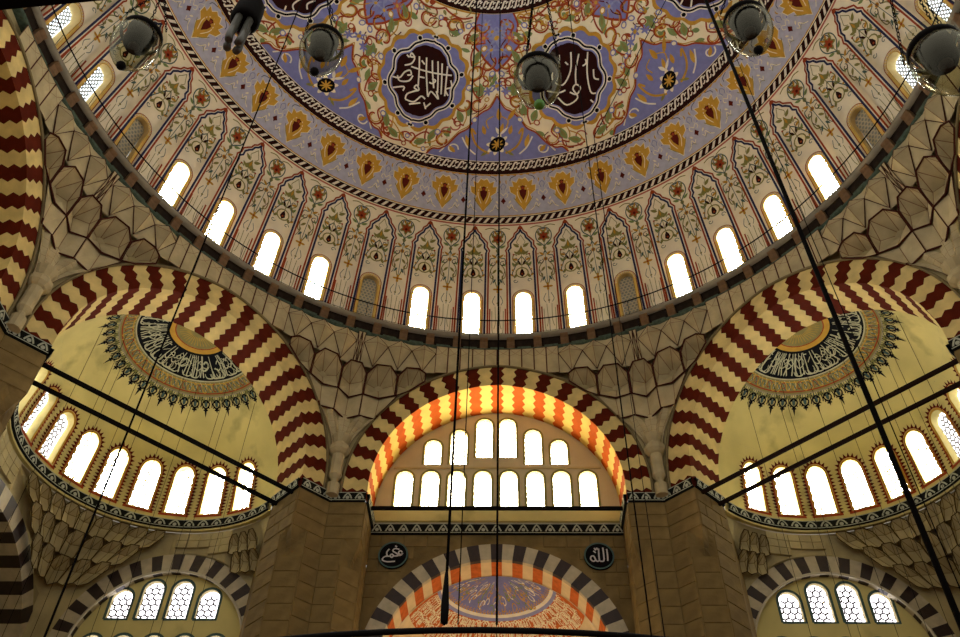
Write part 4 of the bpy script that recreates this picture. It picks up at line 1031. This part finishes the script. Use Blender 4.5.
for s, nm in ((-1, 'left'), (1, 'right')):
    az = 45*s; rz = azr(az); sh = -s*2.6
    holes = [XW(k, sh) for k in range(-4, 5)]
    ex = struct('wall_exedra_'+nm, 'plastered half dome exedra with a ring of arched windows to the %s of the qibla bay' % nm, 'exedra', rz=rz)
    link('window_drum', panel('window_drum', xmap, -RX*PI/2, RX*PI/2, 20.75, 23.7, holes, 'plaster', dx=.3, dy=.4), ex)
    link('half_dome', capm, ex); link('painted_medallion', medm, ex)
    pth = [Vector(((RX-.12)*sin(a), VC+(RX-.12)*cos(a), 0)) for a in [rad(-88+176*i/26) for i in range(27)]]
    for n, me in frieze(pth, z0=20.38, h=.34, proud=.08, unit=.36): link(n, me, ex)
    V = []; F = []
    for i in range(41):
        a = -90+180*i/40; V += [lpol(a, 20.32, .12), Vector(((RX-.12)*sin(rad(a)), VC+(RX-.12)*cos(rad(a)), 20.3)), Vector(((RX-.12)*sin(rad(a)), VC+(RX-.12)*cos(rad(a)), 20.8)), Vector(((RX+.04)*sin(rad(a)), VC+(RX+.04)*cos(rad(a)), 20.82))]
    for i in range(40):
        for k in range(3): F.append((4*i+k, 4*i+4+k, 4*i+5+k, 4*i+1+k))
    link('cornice_bed', mesh('cornice_bed', V, F, 'plaster'), ex)
    for h in holes:
        ms = window_meshes('exedra_window', xmap, h, .34, 'pane_soft' if abs(h[0]-rad(sh)*RX) > 2 and h[0]*s > 0 else 'pane_day', 'lattice', pitch=.19, lw=.034, reveal='plaster')
        place_window(ms, 'bright arched lattice window with red sawtooth border in the %s exedra' % nm, (0, 0, 0), rz, nm+' exedra windows', [('sawtooth_border', saw_border(h))])
    # squinch surface from the round cornice to the square bay
    sq = struct('wall_squinch_'+nm, 'stone squinch zone below the round cornice of the %s exedra' % nm, 'squinch', rz=rz)
    V = []; F = []; na = 90; nz = 10
    for i in range(na+1):
        a = -90+180*i/na; zb = zlow(a, -s)
        for j in range(nz+1): V.append(lpol(a, 20.3+(zb-20.3)*j/nz, .10 if abs(a) > 37 and not 65 < abs(a) < 81 else .10+.28*min(1, j/1.0)))
    for i in range(na):
        for j in range(nz): q = i*(nz+1)+j; F.append((q, q+1, q+nz+2, q+nz+1))
    link('squinch_shell', mesh('squinch_shell', V, F, 'stone_light', smooth=True), sq)
    rows = [(20.22, 19.50, 36, 9), (19.48, 18.75, 27, 7), (18.73, 18.0, 18, 5)]
    for zt_, zb_, ha, n in rows:
        hb = ha-7
        for i in range(n):
            def f(s_, t, d):
                aa = -1+2*(i+s_)/n; a = aa*(hb+(ha-hb)*t); z = zb_+(zt_-zb_)*t; return lpol(a, z, d*.8-.06)
            V, F = hood(f, .34)
            link('squinch_cell', seamed('squinch_cell', V, F, ('stone_light', 'squinch_seam'), .012), sq); link('edge_line', tube('edge_line', V[:7], .022, 'squinch_line', 4, True, False), sq)
    for sg in (-1, 1):
        for zt_, zb_, a0, a1, n in ((19.9, 19.2, 66, 80, 3), (19.18, 18.5, 68, 80, 3)):
            for i in range(n):
                def f(s_, t, d): return lpol(sg*(a0+(a1-a0)*(i+s_)/n), zb_+(zt_-zb_)*t, d*.8-.06)
                V, F = hood(f, .34)
                link('squinch_cell', seamed('squinch_cell', V, F, ('stone_light', 'squinch_seam'), .012), sq); link('edge_line', tube('edge_line', V[:7], .022, 'squinch_line', 4, True, False), sq)
        # stone courses between cornice and lunette crown
        for j in range(4):
            zc = 20.2-.3*j
            for i in range(5):
                a0 = sg*(40+26*i/5); a1 = sg*(40+26*(i+.94)/5)
                if zc-.3 < zlow(a0, -s)+.02 or zc-.3 < zlow(a1, -s)+.02: continue
                f = lambda s_, t, d: lpol(a0+(a1-a0)*s_, zc-.28+.28*t, d-.01)
                V = [f(0, 0, 0), f(1, 0, 0), f(1, 1, 0), f(0, 1, 0), f(0, 0, .1), f(1, 0, .1), f(1, 1, .1), f(0, 1, .1)]
                link('stone_block', mesh('stone_block', V, [(0, 1, 2, 3), (0, 4, 5, 1), (1, 5, 6, 2), (2, 6, 7, 3), (3, 7, 4, 0)], 'stone_light'), sq)
    # qibla-side lunette wall
    cxw = s*VC*sin(rad(45)); yw = VC*cos(rad(45))+RX+.06
    lx = cxw+s*.2
    lwl = struct('wall_lunette_'+nm, 'lunette wall with two rows of lattice windows under the %s exedra' % nm, 'wall', (lx, yw, 0))
    link('lunette_plaster', lun_wall, lwl, (s*.15, 0, 0)); o = link('bay_wall', lun_face, lwl)
    if s > 0: o.scale = (-1, 1, 1)
    ta = trim('arch of black and white marble voussoirs framing the %s lunette windows' % nm, 'arch', loc=(lx, yw, 0))
    for v in lun_v: link('voussoir', v, ta)
    link('inner_rim', lun_rim, ta)
    for k, (row, ms, bo) in enumerate(lunw):
        place_window(ms, ('lattice window in the upper row of the %s lunette' if row == 0 else 'lattice window in the lower row of the %s lunette') % nm, (lx+s*.15, yw, 0), 0, '%s lunette %s row' % (nm, 'upper' if row == 0 else 'lower'), [bo])
    sw = struct('wall_side_'+nm, 'side wall of the %s exedra bay pierced by a deep striped arch' % nm, 'wall', (s*(VC*sin(rad(45))+RX+.06), VC*cos(rad(45))+.6, 0), azr(90*s), data=big_face)
    tb = trim('deep arch of black and white striped masonry in the %s side wall' % nm, 'arch', loc=(s*(VC*sin(rad(45))+RX+.04), VC*cos(rad(45))+.6, 0), rz=azr(90*s))
    for v in big_v: link('voussoir', v, tb)
    for v in big_s: link('soffit_stripe', v, tb)
    # striped jamb courses of the side arch below its springing
    for j in range(24):
        z = BIG[2]-.42*(j+1)
        for q in (-1, 1):
            x0, x1 = sorted((q*BIG[1], q*BIG[0])); link('jamb_course', box_data('jamb_course', x0, x1, 0, 3.0, z, z+.42, 'marble_black' if j % 2 else 'marble_white'), tb)
    # gallery wall behind the side arch
    struct('wall_gallery_'+nm, 'shaded gallery wall beyond the %s striped arch' % nm, 'wall', (s*(VC*sin(rad(45))+RX+3.05), VC*cos(rad(45)), 0), azr(90*s), data=box_data('gallery_wall', -6, 6, 0, .3, 0, 20, 'plaster'))
    # tie beams
    for v, zt_, k in ((15.28, 20.42, 'front'), (16.3, 20.42, 'rear')):
        hw = .05; u = 4.86
        thing('tie_beam', 'dark iron tie beam across the %s exedra arch, %s one of the pair' % (nm, k), 'tie beam', (0, 0, 0), rz, None, data=box_data('tie_beam', -u, u, v-hw, v+hw, zt_-.065, zt_+.065, 'iron' if s < 0 else 'rod_brown'))
thing('tie_beam', 'dark iron tie beam across the foot of the qibla windows', 'tie beam', data=box_data('tie_beam', -4.86, 4.86, 15.42, 15.54, 20.56, 20.68, 'iron'))
for s, nm in ((-1, 'left'), (1, 'right')):
    f90 = lambda x, y, d: Vector((x, YW+d, y))
    struct('wall_flank_'+nm, 'plain plaster tympanum under the %s flank arch' % nm, 'wall', rz=azr(90*s), data=panel('flank', f90, -4.83, 4.83, 0, lambda x: in_z(x)+.02, [], 'plaster', dx=.3, dy=4))

# ================================================================== hanging things
HOOP_C, HOOP_R, HOOP_Z = Vector((.2, 6.4, 0)), 10.0, 5.93
hp = thing('chandelier_hoop', 'huge black iron chandelier hoop hung low under the dome', 'chandelier', (0, 0, 0))
link('rim', tube('hoop', [(HOOP_C.x+HOOP_R*sin(2*PI*i/120), HOOP_C.y-HOOP_R*cos(2*PI*i/120), HOOP_Z) for i in range(120)], .032, 'iron', 6, True), hp)
link('inner_rim', tube('hoop2', [(HOOP_C.x+(HOOP_R-.25)*sin(2*PI*i/120), HOOP_C.y-(HOOP_R-.25)*cos(2*PI*i/120), HOOP_Z-.05) for i in range(120)], .02, 'iron', 5, True), hp)
def dome_z(x, y): return ZD+math.sqrt(max(0, RD*RD-x*x-y*y))-.02
def cable(x, y, z0, z1, r, label, group=None): return thing('suspension_cable', label, 'cable', (x, y, z0), 0, group, data=tube('cable', [(0, 0, 0), (0, 0, z1-z0)], r, 'cable', 5))
for px, py, r, lab in ((443, 624, .017, 'black suspension cable rising from the chandelier hoop before the mihrab arch'), (496.5, 624, .013, 'black suspension cable dropping over the middle of the mihrab arch'),
                       (455, 600, .007, 'thin wire beside the black cable before the mihrab arch'), (45, 636, .014, 'black suspension cable crossing the left exedra'), (956, 612, .036, 'thick black suspension cable crossing the right exedra'), (948, 560, .006, 'thin black wire beside the thick cable of the right exedra'), (648, 610, .009, 'black wire before the pier right of the qibla bay')):
    p = pix(px, py, HOOP_Z)
    if px in (443, 496.5, 455): p.y = HOOP_C.y-math.sqrt(HOOP_R**2-(p.x-HOOP_C.x)**2)
    cb = cable(p.x, p.y, HOOP_Z+.06 if px in (443, 496.5, 455) else 3.2, dome_z(p.x, p.y)-(.6 if abs(p.x) > 3 else .05), r, lab)
    if px == 443: link('turnbuckle', lathe('turnbuckle', [(0, 0), (.04, .02), (.045, .2), (.03, .45), (.018, .6)], 'iron', 10), cb)
for s, nm in ((-1, 'left'), (1, 'right')):
    for u, v in ((-3.2, 17.4), (-2.2, 18.0), (-1.9, 18.0), (-1.0, 18.6), (-.2, 18.9), (.6, 18.4), (1.4, 18.8), (2.2, 17.8), (2.5, 17.8), (3.3, 17.2)):
        a = rad(45*s); x, y = u*cos(a)+v*sin(a), -u*sin(a)+v*cos(a); rr = math.hypot(u, v-VC)
        cable(x, y, 5.5, ZX0+(ZX1-ZX0)*math.sqrt(1-(rr/RX)**2)-.02, .008, 'thin lamp wire hanging from the %s exedra half dome' % nm, nm+' exedra lamp wires')
# slack wire junction under the dome
a, b, c = pix(668, -4, 27), pix(594, 137, 22), pix(603, 205, 18.5)
thing('slack_wire', 'slack black wire slanting across the painted dome', 'wire', data=tube('wire', [tuple(a+(a-b)*.5), tuple(a), tuple(b), tuple(c), (c.x, c.y, 6.5)], .012, 'cable', 5))

# lamp bar and glass lamps overhead
BARY, BARZ = -9.9, 6.6
BSL = .075
def bar_y(x): return BARY-BSL*(x+2.3)
bar = thing('lamp_bar', 'black iron lamp bar running overhead above the glass lamps', 'bar', (0, bar_y(0), BARZ), -math.atan(BSL))
link('rail', box_data('rail', -4.5, 4.5, -.03, .03, 0, .14, 'iron'), bar)
def sphere(name, r, mat, n=10, m=7): return lathe(name, [(r*sin(PI*j/m), -r*cos(PI*j/m)) for j in range(m+1)], mat, n)
lprof = [(r, z*1.3 if z < 0 else z) for r, z in [(.005, -.180), (.03, -.176), (.065, -.155), (.10, -.105), (.128, -.04), (.137, .02), (.128, .075), (.108, .11), (.110, .14), (.132, .17), (.137, .175)]]
lamp_parts = dict(bowl=lathe('bowl', lprof, 'lamp_glass', 28), rim=lathe('rim', [(.112, .105), (.122, .11), (.124, .135), (.114, .142), (.112, .105)], 'iron', 24),
                  holder=lathe('holder', [(0, -.02), (.06, -.015), (.078, .02), (.078, .14), (.09, .145), (.09, .165), (.03, .18), (0, .18)], 'iron', 16), wick=lathe('wick', [(0, -.05), (.03, -.045), (.035, -.02), (0, -.015)], 'cornice_dark', 10),
                  knob=sphere('knob', .028, 'iron'), knob_green=sphere('knob_green', .032, 'knob_glass'))
def chain_mesh(a, b):
    a, b = Vector(a), Vector(b); n = int((b-a).length/.028); V = []; F = []
    for i in range(n):
        p = a+(b-a)*(i+.5)/n; d = (b-a).normalized(); s_ = d.orthogonal().normalized() if i % 2 else d.cross(d.orthogonal()).normalized()
        pts = [p+d*.018*cos(2*PI*k/6)+s_*.007*sin(2*PI*k/6) for k in range(6)]; v, f = tube_geo(pts, .0030, 4, True); o = len(V); V += v; F += [tuple(i_+o for i_ in q) for q in f]
    return mesh('chain', V, F, 'iron')
LAMPS = [((135, 45), 0, 'clear glass mosque lamp near the end of the overhead bar, beside the bare bulb'), ((321, 52), 0, 'glass mosque lamp with golden glints before the dome medallions'), ((538, 82), 1, 'glass mosque lamp with a green glass knob'),
         ((749, 30), 0, 'glass mosque lamp hanging by the thick black cable'), ((944, 62), 0, 'glass mosque lamp overlapping the ring cornice at the right flank arch')]
for k, ((px, py), gr, lab) in enumerate(LAMPS):
    d = (fw+rt2*((px-480)/F_PX)+up2*((318.5-py)/F_PX)).normalized(); p = CAM+d*(5.25 if k != 4 else 4.7)
    o = thing('glass_lamp', lab, 'lamp', p, k*1.1, 'glass lamps on the overhead bar')
    sc = (.92, .92, 1.02, .95, 1.0)[k]
    bw = link('bowl', lamp_parts['bowl'], o); link('rim', lamp_parts['rim'], bw); hd = link('holder', lamp_parts['holder'], o); link('wick', lamp_parts['wick'], hd)
    kn = link('knob', lamp_parts['knob_green' if gr else 'knob'], o, (0, 0, -.255))
    top = Vector((0, (BARY-p.y)*0, max(.5, BARZ-p.z)))
    Ri = Matrix.Rotation(-k*1.1, 3, 'Z'); top = Ri @ Vector((0, bar_y(p.x)-p.y, BARZ-p.z-.015))/sc
    for j in range(3):
        a = 2*PI*j/3; link('chain', chain_mesh((.137*cos(a), .137*sin(a), .17), top), o)
    o.scale = (sc,)*3
# bare fluorescent bulb
d = (fw+rt2*((240-480)/F_PX)+up2*((318.5-30)/F_PX)).normalized(); p = CAM+d*5.2
o = thing('bare_bulb', 'bare unlit fluorescent bulb in a dark socket hanging from the bar', 'bulb', p, .4)
link('socket', lathe('socket', [(0, .30), (.02, .29), (.035, .24), (.05, .2), (.055, .08), (.045, .06), (0, .06)], 'iron', 14), o)
for j in range(4):
    a = PI/4+j*PI/2; x, y = .028*cos(a), .028*sin(a)
    link('glass_tube', tube('glass_tube', [(x, y, .07), (x, y, -.10), (x*.8, y*.8, -.125)], .014, 'bulb_grey', 8), o)
link('cord', tube('cord', [(0, 0, .29), tuple(Matrix.Rotation(-.4, 3, 'Z') @ Vector((0, (bar_y(p.x)-p.y)/1.5, (BARZ-p.z)/1.5-.01)))], .008, 'cable', 5), o)
o.rotation_euler = (0, 0, .4); o.scale = (1.5,)*3

# lamp lit in the mihrab niche below the apse
ml = thing('mihrab_lamp', 'lit warm lamp hanging in the mihrab apse', 'lamp', (0, YA-.2, 9.6))
link('globe', lathe('globe', [(.16*sin(PI*j/8), -.16*cos(PI*j/8)) for j in range(9)], 'frieze_light', 14), ml, (0, 0, .4))
link('rod', tube('rod', [(0, 0, .56), (0, 0, AZC+RA-9.64)], .012, 'iron', 6), ml)
ld = bpy.data.lights.new('mihrab_light', 'POINT'); ld.energy = 330; ld.color = (1, .80, .56); ld.shadow_soft_size = .3
lo = link('mihrab_light', ld, ml, (0, -.5, .4))
